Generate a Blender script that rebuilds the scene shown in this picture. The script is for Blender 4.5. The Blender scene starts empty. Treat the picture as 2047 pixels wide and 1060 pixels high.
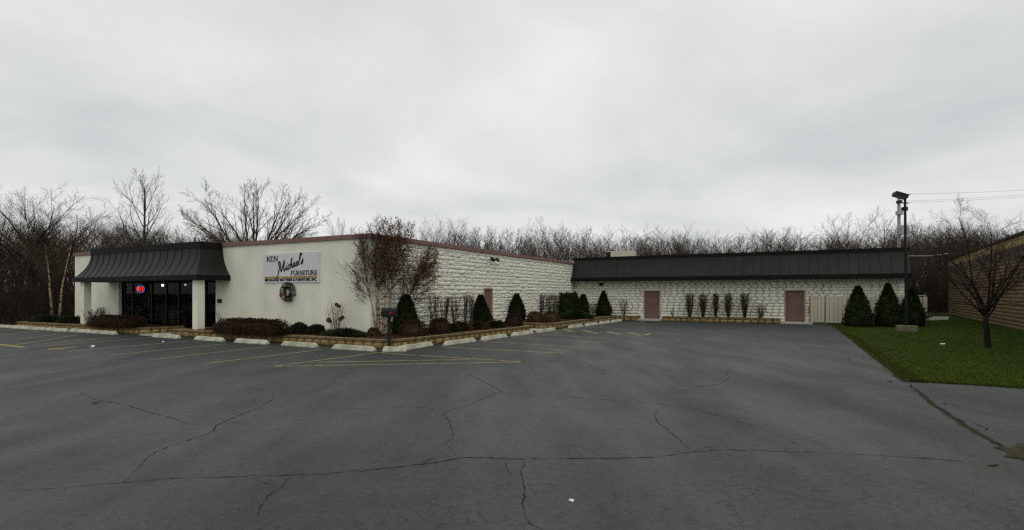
import bpy, bmesh, math, random
import numpy as np
from mathutils import Vector, Matrix

# ------------------------------------------------------------------ camera, sky, sun, exposure
SC = bpy.context.scene
COL = SC.collection
FPX, CXP, HYP, EYE = 1080.0, 1023.5, 587.0, 1.85      # focal length and horizon of the photograph, eye height in metres
cam_d = bpy.data.cameras.new('camera')
cam = bpy.data.objects.new('camera', cam_d); COL.objects.link(cam)
cam.location = (0, 0, EYE); cam.rotation_euler = (math.radians(90), 0, 0)
cam_d.sensor_width = 36.0; cam_d.lens = 36.0*FPX/2047.0
cam_d.shift_y = (HYP-530.0)/2047.0
cam_d.clip_start = 0.05; cam_d.clip_end = 6000
SC.camera = cam

SUN_EL, SUN_AZ = 50.0, 165.0
world = bpy.data.worlds.new('World'); SC.world = world; world.use_nodes = True
wn, wl = world.node_tree.nodes, world.node_tree.links
wn.clear()
def wnode(t, **k):
    n = wn.new(t)
    for a, b in k.items(): setattr(n, a, b)
    return n
w_out = wnode('ShaderNodeOutputWorld'); w_bg = wnode('ShaderNodeBackground')
w_bg.inputs['Strength'].default_value = 0.1
w_sky = wnode('ShaderNodeTexSky', sky_type='NISHITA', sun_disc=False)
w_sky.sun_elevation = math.radians(SUN_EL); w_sky.sun_rotation = math.radians(SUN_AZ)
w_tc = wnode('ShaderNodeTexCoord'); w_sep = wnode('ShaderNodeSeparateXYZ')
wl.new(w_tc.outputs['Generated'], w_sep.inputs[0])
w_mx = wnode('ShaderNodeMath', operation='MAXIMUM'); w_mx.inputs[1].default_value = 0.0
wl.new(w_sep.outputs['Z'], w_mx.inputs[0])
w_ad = wnode('ShaderNodeMath', operation='ADD'); w_ad.inputs[1].default_value = 0.16
wl.new(w_mx.outputs[0], w_ad.inputs[0])
w_dx = wnode('ShaderNodeMath', operation='DIVIDE'); w_dy = wnode('ShaderNodeMath', operation='DIVIDE')
wl.new(w_sep.outputs['X'], w_dx.inputs[0]); wl.new(w_ad.outputs[0], w_dx.inputs[1])
wl.new(w_sep.outputs['Y'], w_dy.inputs[0]); wl.new(w_ad.outputs[0], w_dy.inputs[1])
w_cb = wnode('ShaderNodeCombineXYZ')
wl.new(w_dx.outputs[0], w_cb.inputs[0]); wl.new(w_dy.outputs[0], w_cb.inputs[1])
w_n1 = wnode('ShaderNodeTexNoise'); w_n1.inputs['Scale'].default_value = 0.75; w_n1.inputs['Detail'].default_value = 6; w_n1.inputs['Roughness'].default_value = 0.5; w_n1.inputs['Distortion'].default_value = 0.35
wl.new(w_cb.outputs[0], w_n1.inputs['Vector'])
w_rp = wnode('ShaderNodeValToRGB')
w_rp.color_ramp.elements[0].position = 0.28; w_rp.color_ramp.elements[0].color = (0.57, 0.595, 0.60, 1)
w_rp.color_ramp.elements[1].position = 0.64; w_rp.color_ramp.elements[1].color = (0.87, 0.875, 0.855, 1)
wl.new(w_n1.outputs['Fac'], w_rp.inputs[0])
w_ml = wnode('ShaderNodeMix', data_type='RGBA', blend_type='MULTIPLY'); w_ml.inputs['Factor'].default_value = 1.0
wl.new(w_rp.outputs[0], w_ml.inputs[6]); w_ml.inputs[7].default_value = (10.2, 10.2, 10.2, 1)
w_mix = wnode('ShaderNodeMix', data_type='RGBA'); w_mix.inputs['Factor'].default_value = 0.96
wl.new(w_sky.outputs[0], w_mix.inputs[6]); wl.new(w_ml.outputs[2], w_mix.inputs[7])
wl.new(w_mix.outputs[2], w_bg.inputs['Color']); wl.new(w_bg.outputs[0], w_out.inputs['Surface'])

sun_d = bpy.data.lights.new('sun', 'SUN'); sun_d.energy = 0.5; sun_d.angle = math.radians(50); sun_d.color = (1.0, 0.97, 0.92)
sun = bpy.data.objects.new('sun', sun_d); COL.objects.link(sun)
_az = math.radians(SUN_AZ); _el = math.radians(SUN_EL)
sdir = Vector((math.sin(_az)*math.cos(_el), math.cos(_az)*math.cos(_el), math.sin(_el)))   # towards the sun
sun.rotation_euler = sdir.to_track_quat('Z', 'Y').to_euler(); sun.location = (0, 0, 40)
SC.view_settings.view_transform = 'Standard'; SC.view_settings.look = 'None'
SC.view_settings.exposure = 0.0; SC.view_settings.gamma = 1.0
SC.render.engine = 'CYCLES'
SC.cycles.use_denoising = False; SC.cycles.pixel_filter_type = 'BLACKMAN_HARRIS'; SC.cycles.filter_width = 1.35
SC.cycles.max_bounces = 8; SC.cycles.transparent_max_bounces = 8

# ------------------------------------------------------------------ frames of reference
TH = math.radians(-27.3)                       # the store's axes: x along the front to the corner, y back along the side wall
AX = Vector((math.cos(TH), math.sin(TH))); AY = Vector((-math.sin(TH), math.cos(TH)))
P0 = Vector((-5.44, 20.8))                     # front corner of the store
def W(x, y, z=0.0):
    p = P0 + AX*x + AY*y
    return Vector((p.x, p.y, z))
def L2(v):
    r = Vector((v[0], v[1])) - P0
    return r.dot(AX), r.dot(AY)
def G(px, py, z=0.0):
    Y = (EYE-z)*FPX/(py-HYP)
    return Vector(((px-CXP)/FPX*Y, Y, z))
def SX(px, y0):                                # store x where the line y = y0 is met by this bearing
    r = (px-CXP)/FPX
    b = P0 + AY*y0
    return (r*b.y - b.x)/(AX.x - r*AX.y)
def SY(px, x0):
    r = (px-CXP)/FPX
    b = P0 + AX*x0
    return (r*b.y - b.x)/(AY.x - r*AY.y)

# ------------------------------------------------------------------ scene graph helpers
def tag(o, label=None, cat=None, group=None, kind=None):
    if label: o['label'] = label
    if cat: o['category'] = cat
    if group: o['group'] = group
    if kind: o['kind'] = kind
    return o
def empty(name, loc, rz=0.0, label=None, cat=None, group=None):
    o = bpy.data.objects.new(name, None); COL.objects.link(o)
    o.location = loc; o.rotation_euler = (0, 0, rz); o.empty_display_size = 0.2
    return tag(o, label, cat, group)
def put(name, mesh, parent=None, loc=(0,0,0), rot=(0,0,0), scale=(1,1,1)):
    o = bpy.data.objects.new(name, mesh); COL.objects.link(o)
    o.parent = parent; o.location = loc; o.rotation_euler = rot; o.scale = scale
    return o
def mesh_np(name, V, F, mat, smooth=False):
    """V (n,3); F list of (m,k) index arrays"""
    me = bpy.data.meshes.new(name)
    V = np.asarray(V, dtype=np.float32)
    loops = np.concatenate([np.asarray(f, dtype=np.int32).ravel() for f in F]) if F else np.zeros(0, np.int32)
    sizes = np.concatenate([np.full(len(f), np.asarray(f).shape[1], np.int32) for f in F])
    starts = np.concatenate([[0], np.cumsum(sizes)[:-1]]).astype(np.int32)
    me.vertices.add(len(V)); me.vertices.foreach_set('co', V.ravel())
    me.loops.add(len(loops)); me.loops.foreach_set('vertex_index', loops)
    me.polygons.add(len(sizes)); me.polygons.foreach_set('loop_start', starts); me.polygons.foreach_set('loop_total', sizes)
    if smooth: me.polygons.foreach_set('use_smooth', np.ones(len(sizes), bool))
    me.update(calc_edges=True); me.validate()
    if mat: me.materials.append(mat)
    return me
class MB:
    def __init__(s): s.v = []; s.f = []
    def face(s, pts):
        i = len(s.v); s.v += [tuple(p) for p in pts]; s.f.append(tuple(range(i, i+len(pts))))
    def box(s, x0, x1, y0, y1, z0, z1, M=None):
        c = [Vector((x, y, z)) for z in (z0, z1) for y in (y0, y1) for x in (x0, x1)]
        if M is not None: c = [M @ p for p in c]
        i = len(s.v); s.v += [tuple(p) for p in c]
        for q in ((0,2,3,1), (4,5,7,6), (0,1,5,4), (2,6,7,3), (0,4,6,2), (1,3,7,5)): s.f.append(tuple(i+k for k in q))
        return s
    def prism(s, pts, z0, z1):
        n = len(pts); i = len(s.v)
        s.v += [(p[0], p[1], z0) for p in pts] + [(p[0], p[1], z1) for p in pts]
        s.f.append(tuple(i+k for k in reversed(range(n)))); s.f.append(tuple(i+n+k for k in range(n)))
        for k in range(n): s.f.append((i+k, i+(k+1) % n, i+n+(k+1) % n, i+n+k))
        return s
    def extrude(s, prof, a, b):                # profile of 3D points swept from offset a to offset b
        n = len(prof); i = len(s.v)
        s.v += [tuple(Vector(p)+a) for p in prof] + [tuple(Vector(p)+b) for p in prof]
        for k in range(n-1): s.f.append((i+k, i+k+1, i+n+k+1, i+n+k))
        return s
    def tube(s, pts, rs, n=6, cap=True):
        pts = [Vector(p) for p in pts]
        if not hasattr(rs, '__len__'): rs = [rs]*len(pts)
        i0 = len(s.v)
        for k, p in enumerate(pts):
            d = (pts[min(k+1, len(pts)-1)] - pts[max(k-1, 0)]).normalized()
            a = Vector((0,0,1)) if abs(d.z) < 0.9 else Vector((1,0,0))
            u = d.cross(a).normalized(); w = d.cross(u)
            for j in range(n):
                t = 2*math.pi*j/n
                s.v.append(tuple(p + (u*math.cos(t) + w*math.sin(t))*rs[k]))
        for k in range(len(pts)-1):
            for j in range(n):
                a = i0+k*n+j; b = i0+k*n+(j+1) % n
                s.f.append((a, b, b+n, a+n))
        if cap:
            s.f.append(tuple(i0+j for j in reversed(range(n))))
            e = i0+(len(pts)-1)*n; s.f.append(tuple(e+j for j in range(n)))
        return s
    def mesh(s, name, mat, smooth=False, bevel=0.0):
        me = bpy.data.meshes.new(name); me.from_pydata(s.v, [], s.f)
        if bevel:
            bm = bmesh.new(); bm.from_mesh(me)
            bmesh.ops.bevel(bm, geom=bm.edges[:], offset=bevel, segments=2, affect='EDGES', profile=0.6)
            bm.to_mesh(me); bm.free()
        if smooth: me.polygons.foreach_set('use_smooth', np.ones(len(me.polygons), bool))
        me.update()
        if mat: me.materials.append(mat)
        return me
    def build(s, name, mat, parent=None, loc=(0,0,0), rot=(0,0,0), smooth=False, bevel=0.0):
        return put(name, s.mesh(name, mat, smooth, bevel), parent, loc, rot)

# ------------------------------------------------------------------ materials
def new_mat(name):
    m = bpy.data.materials.new(name); m.use_nodes = True
    return m, m.node_tree.nodes, m.node_tree.links, m.node_tree.nodes['Principled BSDF']
def rgb(c): return (c[0], c[1], c[2], 1)
def mat(name, c, c2=None, rough=0.8, scale=4.0, detail=5.0, bump=0.0, bscale=40.0, island=0.0, objvar=0.0, spec=0.12, metallic=0.0, stretch=None, dist=0.0, lo=0.35, hi=0.65):
    """two-tone noise colour, optional bump, optional variation per piece or per object"""
    m, N, Lk, B = new_mat(name)
    B.inputs['Roughness'].default_value = rough; B.inputs['Specular IOR Level'].default_value = spec; B.inputs['Metallic'].default_value = metallic
    tc = N.new('ShaderNodeTexCoord'); vec = tc.outputs['Object']
    if stretch:
        mp = N.new('ShaderNodeMapping'); mp.inputs['Scale'].default_value = stretch
        Lk.new(vec, mp.inputs[0]); vec = mp.outputs[0]
    col = None
    if c2:
        n = N.new('ShaderNodeTexNoise'); n.inputs['Scale'].default_value = scale; n.inputs['Detail'].default_value = detail; n.inputs['Distortion'].default_value = dist
        Lk.new(vec, n.inputs['Vector'])
        r = N.new('ShaderNodeValToRGB'); r.color_ramp.elements[0].position = lo; r.color_ramp.elements[1].position = hi
        r.color_ramp.elements[0].color = rgb(c); r.color_ramp.elements[1].color = rgb(c2)
        Lk.new(n.outputs['Fac'], r.inputs[0]); col = r.outputs[0]
    else:
        q = N.new('ShaderNodeRGB'); q.outputs[0].default_value = rgb(c); col = q.outputs[0]
    for amt, kind in ((island, 'i'), (objvar, 'o')):
        if amt:
            if kind == 'i': g = N.new('ShaderNodeNewGeometry'); src = g.outputs['Random Per Island']
            else: g = N.new('ShaderNodeObjectInfo'); src = g.outputs['Random']
            mr = N.new('ShaderNodeMapRange'); mr.inputs['To Min'].default_value = 1-amt; mr.inputs['To Max'].default_value = 1+amt
            Lk.new(src, mr.inputs['Value'])
            hs = N.new('ShaderNodeHueSaturation'); Lk.new(mr.outputs[0], hs.inputs['Value']); Lk.new(col, hs.inputs['Color']); col = hs.outputs[0]
    Lk.new(col, B.inputs['Base Color'])
    if bump:
        n2 = N.new('ShaderNodeTexNoise'); n2.inputs['Scale'].default_value = bscale; n2.inputs['Detail'].default_value = 6
        Lk.new(vec, n2.inputs['Vector'])
        bp = N.new('ShaderNodeBump'); bp.inputs['Strength'].default_value = min(1.0, bump*20); bp.inputs['Distance'].default_value = bump
        Lk.new(n2.outputs['Fac'], bp.inputs['Height']); Lk.new(bp.outputs[0], B.inputs['Normal'])
    return m
def emit(name, c, s):
    m, N, Lk, B = new_mat(name)
    B.inputs['Base Color'].default_value = rgb(c); B.inputs['Emission Color'].default_value = rgb(c); B.inputs['Emission Strength'].default_value = s
    return m

def asphalt_mat():
    m, N, Lk, B = new_mat('asphalt')
    tc = N.new('ShaderNodeTexCoord'); V = tc.outputs['Object']
    def noise(sc, det=4, dist=0.0, vec=V, rough=0.5):
        n = N.new('ShaderNodeTexNoise'); n.inputs['Scale'].default_value = sc; n.inputs['Detail'].default_value = det; n.inputs['Distortion'].default_value = dist; n.inputs['Roughness'].default_value = rough
        Lk.new(vec, n.inputs['Vector']); return n.outputs['Fac']
    def mr(src, a, b, c, d):
        n = N.new('ShaderNodeMapRange'); n.inputs['From Min'].default_value = a; n.inputs['From Max'].default_value = b; n.inputs['To Min'].default_value = c; n.inputs['To Max'].default_value = d
        Lk.new(src, n.inputs['Value']); return n.outputs[0]
    def math2(op, a, b):
        n = N.new('ShaderNodeMath'); n.operation = op
        for k, s in enumerate((a, b)):
            if isinstance(s, (int, float)): n.inputs[k].default_value = s
            else: Lk.new(s, n.inputs[k])
        return n.outputs[0]
    def mix(f, a, b, bt='MIX'):
        n = N.new('ShaderNodeMix'); n.data_type = 'RGBA'; n.blend_type = bt
        if isinstance(f, (int, float)): n.inputs['Factor'].default_value = f
        else: Lk.new(f, n.inputs['Factor'])
        for k, s in ((6, a), (7, b)):
            if isinstance(s, tuple): n.inputs[k].default_value = s
            else: Lk.new(s, n.inputs[k])
        return n.outputs[2]
    mp = N.new('ShaderNodeMapping'); mp.inputs['Rotation'].default_value = (0, 0, -TH); mp.inputs['Scale'].default_value = (1.0, 0.28, 1)
    Lk.new(V, mp.inputs[0])
    big = noise(0.16, 5, 0.3); band = noise(0.9, 6, 0.25, mp.outputs[0], 0.55); mid = noise(1.5, 7, 0.1, V, 0.68); grain = noise(48, 4, 0, V, 0.8); grain2 = noise(11, 5, 0.3, V, 0.7); spk = noise(26, 2, 0, V, 0.5)
    base = mix(mr(big, 0.32, 0.68, 0, 1), (0.034, 0.040, 0.038, 1), (0.072, 0.077, 0.067, 1))
    base = mix(mr(band, 0.40, 0.72, 0, 0.42), base, (0.030, 0.034, 0.036, 1))
    base = mix(mr(mid, 0.50, 0.74, 0, 0.45), base, (0.085, 0.087, 0.076, 1))
    base = mix(mr(mid, 0.46, 0.26, 0, 0.5), base, (0.022, 0.024, 0.024, 1))
    base = mix(mr(grain, 0.50, 0.30, 0, 0.85), base, (0.012, 0.013, 0.013, 1))
    base = mix(mr(grain, 0.58, 0.72, 0, 0.65), base, (0.17, 0.155, 0.13, 1))
    base = mix(mr(grain2, 0.52, 0.30, 0.0, 0.65), base, (0.020, 0.022, 0.022, 1))
    base = mix(mr(spk, 0.66, 0.76, 0.0, 0.5), base, (0.20, 0.19, 0.165, 1))
    base = mix(mr(noise(1.1, 2, 0.2), 0.70, 0.78, 0, 0.6), base, (0.016, 0.016, 0.015, 1))
    # newer sealcoat in the bays and along the wing, worn pale in the driving lane
    rt_ = N.new('ShaderNodeMapping'); rt_.vector_type = 'TEXTURE'; rt_.inputs['Location'].default_value = (P0.x, P0.y, 0); rt_.inputs['Rotation'].default_value = (0, 0, TH); Lk.new(V, rt_.inputs[0])
    wn_ = N.new('ShaderNodeTexNoise'); wn_.inputs['Scale'].default_value = 0.6; wn_.inputs['Detail'].default_value = 4; Lk.new(V, wn_.inputs['Vector'])
    ds = N.new('ShaderNodeVectorMath'); ds.operation = 'MULTIPLY_ADD'; Lk.new(wn_.outputs['Color'], ds.inputs[0]); ds.inputs[1].default_value = (3.0, 3.0, 0); Lk.new(rt_.outputs[0], ds.inputs[2])
    sl = N.new('ShaderNodeSeparateXYZ'); Lk.new(ds.outputs[0], sl.inputs[0]); lx, ly = sl.outputs['X'], sl.outputs['Y']
    front = math2('MULTIPLY', mr(ly, -9.5, -4.5, 0, 1), mr(lx, 4.0, 8.0, 1, 0))
    side = math2('MULTIPLY', mr(lx, 12.0, 7.0, 0, 1), mr(ly, -6.0, -2.0, 0, 1))
    seal = math2('MAXIMUM', math2('MAXIMUM', front, side), math2('MULTIPLY', mr(ly, 8.0, 17.0, 0, 1), 0.9))
    seal = math2('MAXIMUM', seal, math2('MULTIPLY', mr(math2('ADD', lx, ly), 14.0, 24.0, 0, 1), 0.6))
    base = mix(math2('MULTIPLY', seal, 0.72), base, (0.0140, 0.0175, 0.0190, 1))
    # fine crazing of the old surface
    wob = N.new('ShaderNodeTexNoise'); wob.inputs['Scale'].default_value = 5.0; wob.inputs['Detail'].default_value = 3; Lk.new(V, wob.inputs['Vector'])
    wv = N.new('ShaderNodeVectorMath'); wv.operation = 'MULTIPLY_ADD'; Lk.new(wob.outputs['Color'], wv.inputs[0]); wv.inputs[1].default_value = (0.22, 0.22, 0); Lk.new(V, wv.inputs[2])
    vo = N.new('ShaderNodeTexVoronoi'); vo.feature = 'DISTANCE_TO_EDGE'; vo.inputs['Scale'].default_value = 8.0; Lk.new(wv.outputs[0], vo.inputs['Vector'])
    sep = N.new('ShaderNodeSeparateXYZ'); Lk.new(V, sep.inputs[0])
    near = mr(math2('ADD', sep.outputs['Y'], math2('MULTIPLY', sep.outputs['X'], -0.35)), 4.0, 13.0, 1.0, 0.0)
    patch = mr(noise(0.9, 3, 0.3), 0.42, 0.62, 0, 1)
    brk = mr(noise(6, 3), 0.44, 0.56, 0, 1)
    craze = math2('MULTIPLY', math2('MULTIPLY', mr(vo.outputs['Distance'], 0.0, 0.075, 0.95, 0.0), brk), math2('MINIMUM', math2('ADD', math2('MULTIPLY', patch, near), math2('MULTIPLY', near, 0.3)), 1.0))
    base = mix(craze, base, (0.012, 0.012, 0.012, 1))
    Lk.new(base, B.inputs['Base Color'])
    Lk.new(mr(band, 0.3, 0.7, 0.46, 0.74), B.inputs['Roughness'])
    B.inputs['Specular IOR Level'].default_value = 0.36
    bp = N.new('ShaderNodeBump'); bp.inputs['Strength'].default_value = 0.6; bp.inputs['Distance'].default_value = 0.010
    Lk.new(grain, bp.inputs['Height']); Lk.new(bp.outputs[0], B.inputs['Normal'])
    return m
M_asph = asphalt_mat()
M_crack = mat('crack_fill', (0.010, 0.010, 0.010), (0.034, 0.034, 0.031), 0.9, 4)
M_crackdirt = mat('crack_dirt', (0.020, 0.022, 0.014), (0.05, 0.048, 0.02), 0.95, 6)
M_line = mat('line_paint', (0.32, 0.26, 0.115), (0.07, 0.068, 0.055), 0.8, 6.0, 8, lo=0.50, hi=0.72)
M_lineb = mat('fresh_line_paint', (0.46, 0.33, 0.08), (0.2, 0.15, 0.06), 0.75, 7, lo=0.55, hi=0.78)
M_ground = mat('leaf_litter', (0.018, 0.014, 0.008), (0.042, 0.031, 0.017), 1.0, 3.0, 8, bump=0.03, bscale=12)
M_lawn = mat('lawn_soil', (0.020, 0.038, 0.005), (0.042, 0.048, 0.010), 1.0, 1.2, 8, bump=0.02, bscale=30)
M_grass = mat('grass_blade', (0.035, 0.084, 0.004), (0.066, 0.100, 0.008), 0.9, 0.5, 4, island=0.4)
M_grassdry = mat('grass_blade_dry', (0.070, 0.058, 0.014), (0.045, 0.055, 0.010), 0.9, 0.8, 3, island=0.4)
M_conc = mat('concrete', (0.36, 0.35, 0.30), (0.46, 0.44, 0.39), 0.9, 6, 6, bump=0.004, bscale=60)
M_stop = mat('wheel_stop_concrete', (0.33, 0.33, 0.245), (0.52, 0.51, 0.40), 0.9, 4, 7, bump=0.006, bscale=35, objvar=0.1)
M_stucco = mat('cream_stucco', (0.68, 0.68, 0.545), (0.79, 0.79, 0.655), 0.9, 1.1, 9, bump=0.012, bscale=18, stretch=(1,1,0.45), lo=.3, hi=.62)
M_block = mat('painted_split_block', (0.70, 0.70, 0.575), (0.82, 0.82, 0.70), 0.9, 7, 8, bump=0.016, bscale=30, island=0.06, objvar=0.06)
M_joint = mat('painted_mortar', (0.68, 0.68, 0.55), (0.74, 0.74, 0.61), 0.95, 8)
M_mauve = mat('mauve_metal', (0.19, 0.110, 0.098), (0.22, 0.13, 0.115), 0.55, 3, objvar=0.02)
M_door = mat('mauve_door', (0.165, 0.098, 0.088), (0.19, 0.115, 0.102), 0.5, 2)
M_frame = mat('tan_door_frame', (0.30, 0.235, 0.16), (0.35, 0.28, 0.2), 0.6, 5)
M_roof = mat('dark_standing_seam', (0.011, 0.011, 0.009), (0.016, 0.0155, 0.013), 0.5, 1.5, 5, spec=0.22)
M_fascia = mat('black_fascia', (0.005, 0.0055, 0.005), (0.008, 0.008, 0.0075), 0.6, 3)
M_soffit = mat('dark_soffit', (0.02, 0.02, 0.018), None, 0.8)
M_flat = mat('roof_membrane', (0.10, 0.10, 0.095), (0.14, 0.14, 0.13), 0.9, 2)
M_rock = mat('planter_block', (0.20, 0.138, 0.055), (0.33, 0.24, 0.11), 0.95, 10, 7, bump=0.015, bscale=30, objvar=0.22)
M_cap = mat('planter_cap', (0.14, 0.102, 0.045), (0.25, 0.195, 0.10), 0.95, 7, 7, bump=0.008, bscale=35, objvar=0.14)
M_mulch = mat('mulch', (0.030, 0.014, 0.009), (0.075, 0.036, 0.022), 1.0, 14, 6, bump=0.03, bscale=25)
M_bark = mat('bark_grey', (0.034, 0.029, 0.022), (0.062, 0.053, 0.041), 0.95, 6, 5, stretch=(1,1,0.25), objvar=0.3)
M_twig = mat('twig_brown', (0.052, 0.037, 0.025), (0.085, 0.061, 0.041), 0.95, 1.0, 2, objvar=0.3)
M_darkbark = mat('bark_dark', (0.012, 0.010, 0.008), (0.026, 0.022, 0.017), 0.95, 8, 5, stretch=(1,1,0.3))
M_redtwig = mat('twig_dark_red', (0.030, 0.020, 0.018), (0.05, 0.033, 0.03), 0.95, 2)
M_birch = mat('birch_bark', (0.42, 0.33, 0.22), (0.085, 0.05, 0.035), 0.9, 5, 6, stretch=(1,1,1.6), lo=0.46, hi=0.62)
M_birchtwig = mat('birch_twig', (0.05, 0.028, 0.02), (0.08, 0.05, 0.035), 0.95, 3)
M_redleaf = mat('russet_leaf', (0.095, 0.036, 0.019), (0.145, 0.062, 0.030), 0.85, 3, island=0.45)
M_yew = mat('yew_green', (0.012, 0.017, 0.006), (0.022, 0.028, 0.009), 0.8, 6, 3, island=0.5)
M_arbor = mat('arborvitae_green', (0.010, 0.018, 0.005), (0.020, 0.032, 0.008), 0.8, 6, 3, island=0.5)
M_juniper = mat('juniper_green', (0.017, 0.025, 0.013), (0.032, 0.042, 0.020), 0.85, 4, 3, island=0.5)
M_junip2 = mat('juniper_bright', (0.015, 0.032, 0.009), (0.030, 0.055, 0.016), 0.85, 4, 3, island=0.5)
M_boxgreen = mat('box_green', (0.012, 0.018, 0.009), (0.020, 0.030, 0.012), 0.8, 6, 3, island=0.5)
M_barberry = mat('dry_hedge_leaf', (0.024, 0.014, 0.009), (0.046, 0.026, 0.015), 0.9, 5, 3, island=0.55)
M_rust = mat('rusty_leaf', (0.046, 0.030, 0.014), (0.085, 0.052, 0.020), 0.9, 5, 3, island=0.5)
M_stem = mat('shrub_stem', (0.060, 0.046, 0.036), (0.10, 0.08, 0.065), 0.95, 6, objvar=0.2)
M_stemdk = mat('shrub_stem_dark', (0.028, 0.020, 0.015), (0.055, 0.040, 0.030), 0.95, 6, objvar=0.2)
M_hydr = mat('dry_flower_head', (0.13, 0.06, 0.035), (0.21, 0.11, 0.06), 0.9, 20, island=0.4)
M_ochre = mat('ochre_leaf', (0.17, 0.085, 0.02), (0.22, 0.13, 0.03), 0.9, 5, island=0.4)
M_black = mat('black_metal', (0.006, 0.007, 0.008), (0.010, 0.011, 0.012), 0.5, 5, spec=0.2)
M_dgreen = mat('dark_green_post', (0.010, 0.018, 0.016), (0.018, 0.028, 0.024), 0.7, 4, stretch=(1,1,0.2))
M_red = mat('red_plastic', (0.35, 0.03, 0.015), None, 0.5)
M_fence = mat('tan_fence_board', (0.42, 0.39, 0.285), (0.52, 0.48, 0.365), 0.85, 3, 5, stretch=(1,1,0.15), objvar=0.07)
M_fencepost = mat('fence_post', (0.12, 0.09, 0.055), (0.17, 0.13, 0.085), 0.85, 3)
M_tanblock = mat('tan_block', (0.150, 0.105, 0.055), (0.20, 0.145, 0.08), 0.95, 5, 6, bump=0.01, bscale=25, objvar=0.12, island=0.1)
M_tanband = mat('brown_block_band', (0.085, 0.064, 0.047), (0.11, 0.084, 0.062), 0.95, 4)
M_tantop = mat('yellow_block', (0.26, 0.185, 0.085), (0.31, 0.225, 0.11), 0.95, 3)
M_galv = mat('galvanised', (0.33, 0.34, 0.35), (0.42, 0.43, 0.44), 0.5, 4, metallic=0.2)
M_polewood = mat('weathered_pole', (0.27, 0.25, 0.22), (0.36, 0.34, 0.30), 0.9, 4, stretch=(1,1,0.1))
M_acunit = mat('beige_metal', (0.50, 0.46, 0.34), (0.58, 0.53, 0.41), 0.6, 3)
M_panel = mat('sign_panel', (0.60, 0.60, 0.63), (0.66, 0.66, 0.69), 0.5, 2)
M_ink = mat('black_letter', (0.012, 0.012, 0.011), None, 0.5)
M_gold = mat('gold_stripe', (0.33, 0.23, 0.06), (0.40, 0.28, 0.08), 0.5, 2)
M_ivory = mat('litter_white', (0.75, 0.75, 0.74), None, 0.7)
M_blue = mat('sign_blue', (0.05, 0.12, 0.35), None, 0.5)
M_palesign = mat('pale_sign', (0.38, 0.47, 0.55), None, 0.5)
M_dark_in = mat('interior_dark', (0.03, 0.028, 0.025), (0.05, 0.045, 0.04), 0.9, 2)
M_sofa = mat('dim_upholstery', (0.10, 0.085, 0.06), (0.14, 0.12, 0.09), 0.9, 6)
M_wreath = mat('wreath_needle', (0.009, 0.030, 0.010), (0.028, 0.055, 0.014), 0.8, 6, island=0.5)
M_alum = mat('bronze_frame', (0.018, 0.016, 0.014), None, 0.4)
def glass_mat():
    m, N, Lk, B = new_mat('dark_glass')
    N.remove(B); out = N['Material Output']
    tr = N.new('ShaderNodeBsdfTransparent'); tr.inputs[0].default_value = (0.72, 0.74, 0.73, 1)
    gl = N.new('ShaderNodeBsdfGlossy'); gl.inputs['Roughness'].default_value = 0.02; gl.inputs['Color'].default_value = (0.12, 0.13, 0.13, 1)
    lw = N.new('ShaderNodeLayerWeight'); lw.inputs['Blend'].default_value = 0.5
    pw = N.new('ShaderNodeMath'); pw.operation = 'POWER'; Lk.new(lw.outputs['Facing'], pw.inputs[0]); pw.inputs[1].default_value = 4.0
    fr = N.new('ShaderNodeMath'); fr.operation = 'MULTIPLY_ADD'; Lk.new(pw.outputs[0], fr.inputs[0]); fr.inputs[1].default_value = 0.8; fr.inputs[2].default_value = 0.04
    mx = N.new('ShaderNodeMixShader')
    Lk.new(fr.outputs[0], mx.inputs[0]); Lk.new(tr.outputs[0], mx.inputs[1]); Lk.new(gl.outputs[0], mx.inputs[2]); Lk.new(mx.outputs[0], out.inputs['Surface'])
    return m
M_glass = glass_mat()

# ------------------------------------------------------------------ growth helpers
def tubes_np(polys, sides):
    """polys: list of (points, radii) -> vertex and quad arrays"""
    V, F, base = [], [], 0
    ang = np.arange(sides)*2*math.pi/sides
    ca, sa = np.cos(ang), np.sin(ang)
    for pts, rs in polys:
        P = np.array(pts, dtype=np.float64); n = len(P); R = np.array(rs)
        D = np.empty_like(P); D[1:-1] = P[2:]-P[:-2]; D[0] = P[1]-P[0]; D[-1] = P[-1]-P[-2]
        D /= np.linalg.norm(D, axis=1, keepdims=True)+1e-9
        d0 = D[0]; a = np.array((0,0,1.0)) if abs(d0[2]) < 0.9 else np.array((1.0,0,0))
        U = np.cross(D, a); U /= np.linalg.norm(U, axis=1, keepdims=True)+1e-9
        Wv = np.cross(D, U)
        ring = P[:,None,:] + (U[:,None,:]*ca[None,:,None] + Wv[:,None,:]*sa[None,:,None])*R[:,None,None]
        V.append(ring.reshape(-1,3))
        k = np.arange(n-1)[:,None]*sides; j = np.arange(sides)[None,:]; j2 = (j+1) % sides
        q = np.stack([k+j, k+j2, k+sides+j2, k+sides+j], axis=-1).reshape(-1,4)
        F.append(q+base); base += n*sides
    return np.concatenate(V), np.concatenate(F)
def join_np(parts):
    V, F, b = [], [], 0
    for v, f in parts:
        V.append(v); F.append(f+b); b += len(v)
    return np.concatenate(V), F
def leaves_np(P, D, L, Wd, rng):
    """rhombic leaves at P pointing along D, length L and width Wd (arrays)"""
    n = len(P)
    D = D/(np.linalg.norm(D, axis=1, keepdims=True)+1e-9)
    R = rng.normal(size=(n,3)); S = np.cross(D, R); S /= np.linalg.norm(S, axis=1, keepdims=True)+1e-9
    L = np.asarray(L).reshape(-1,1)*np.ones((n,1)); Wd = np.asarray(Wd).reshape(-1,1)*np.ones((n,1))
    V = np.stack([P, P+D*L*0.5+S*Wd*0.5, P+D*L, P+D*L*0.5-S*Wd*0.5], axis=1).reshape(-1,3)
    F = np.arange(n*4).reshape(-1,4)
    return V, F
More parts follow.
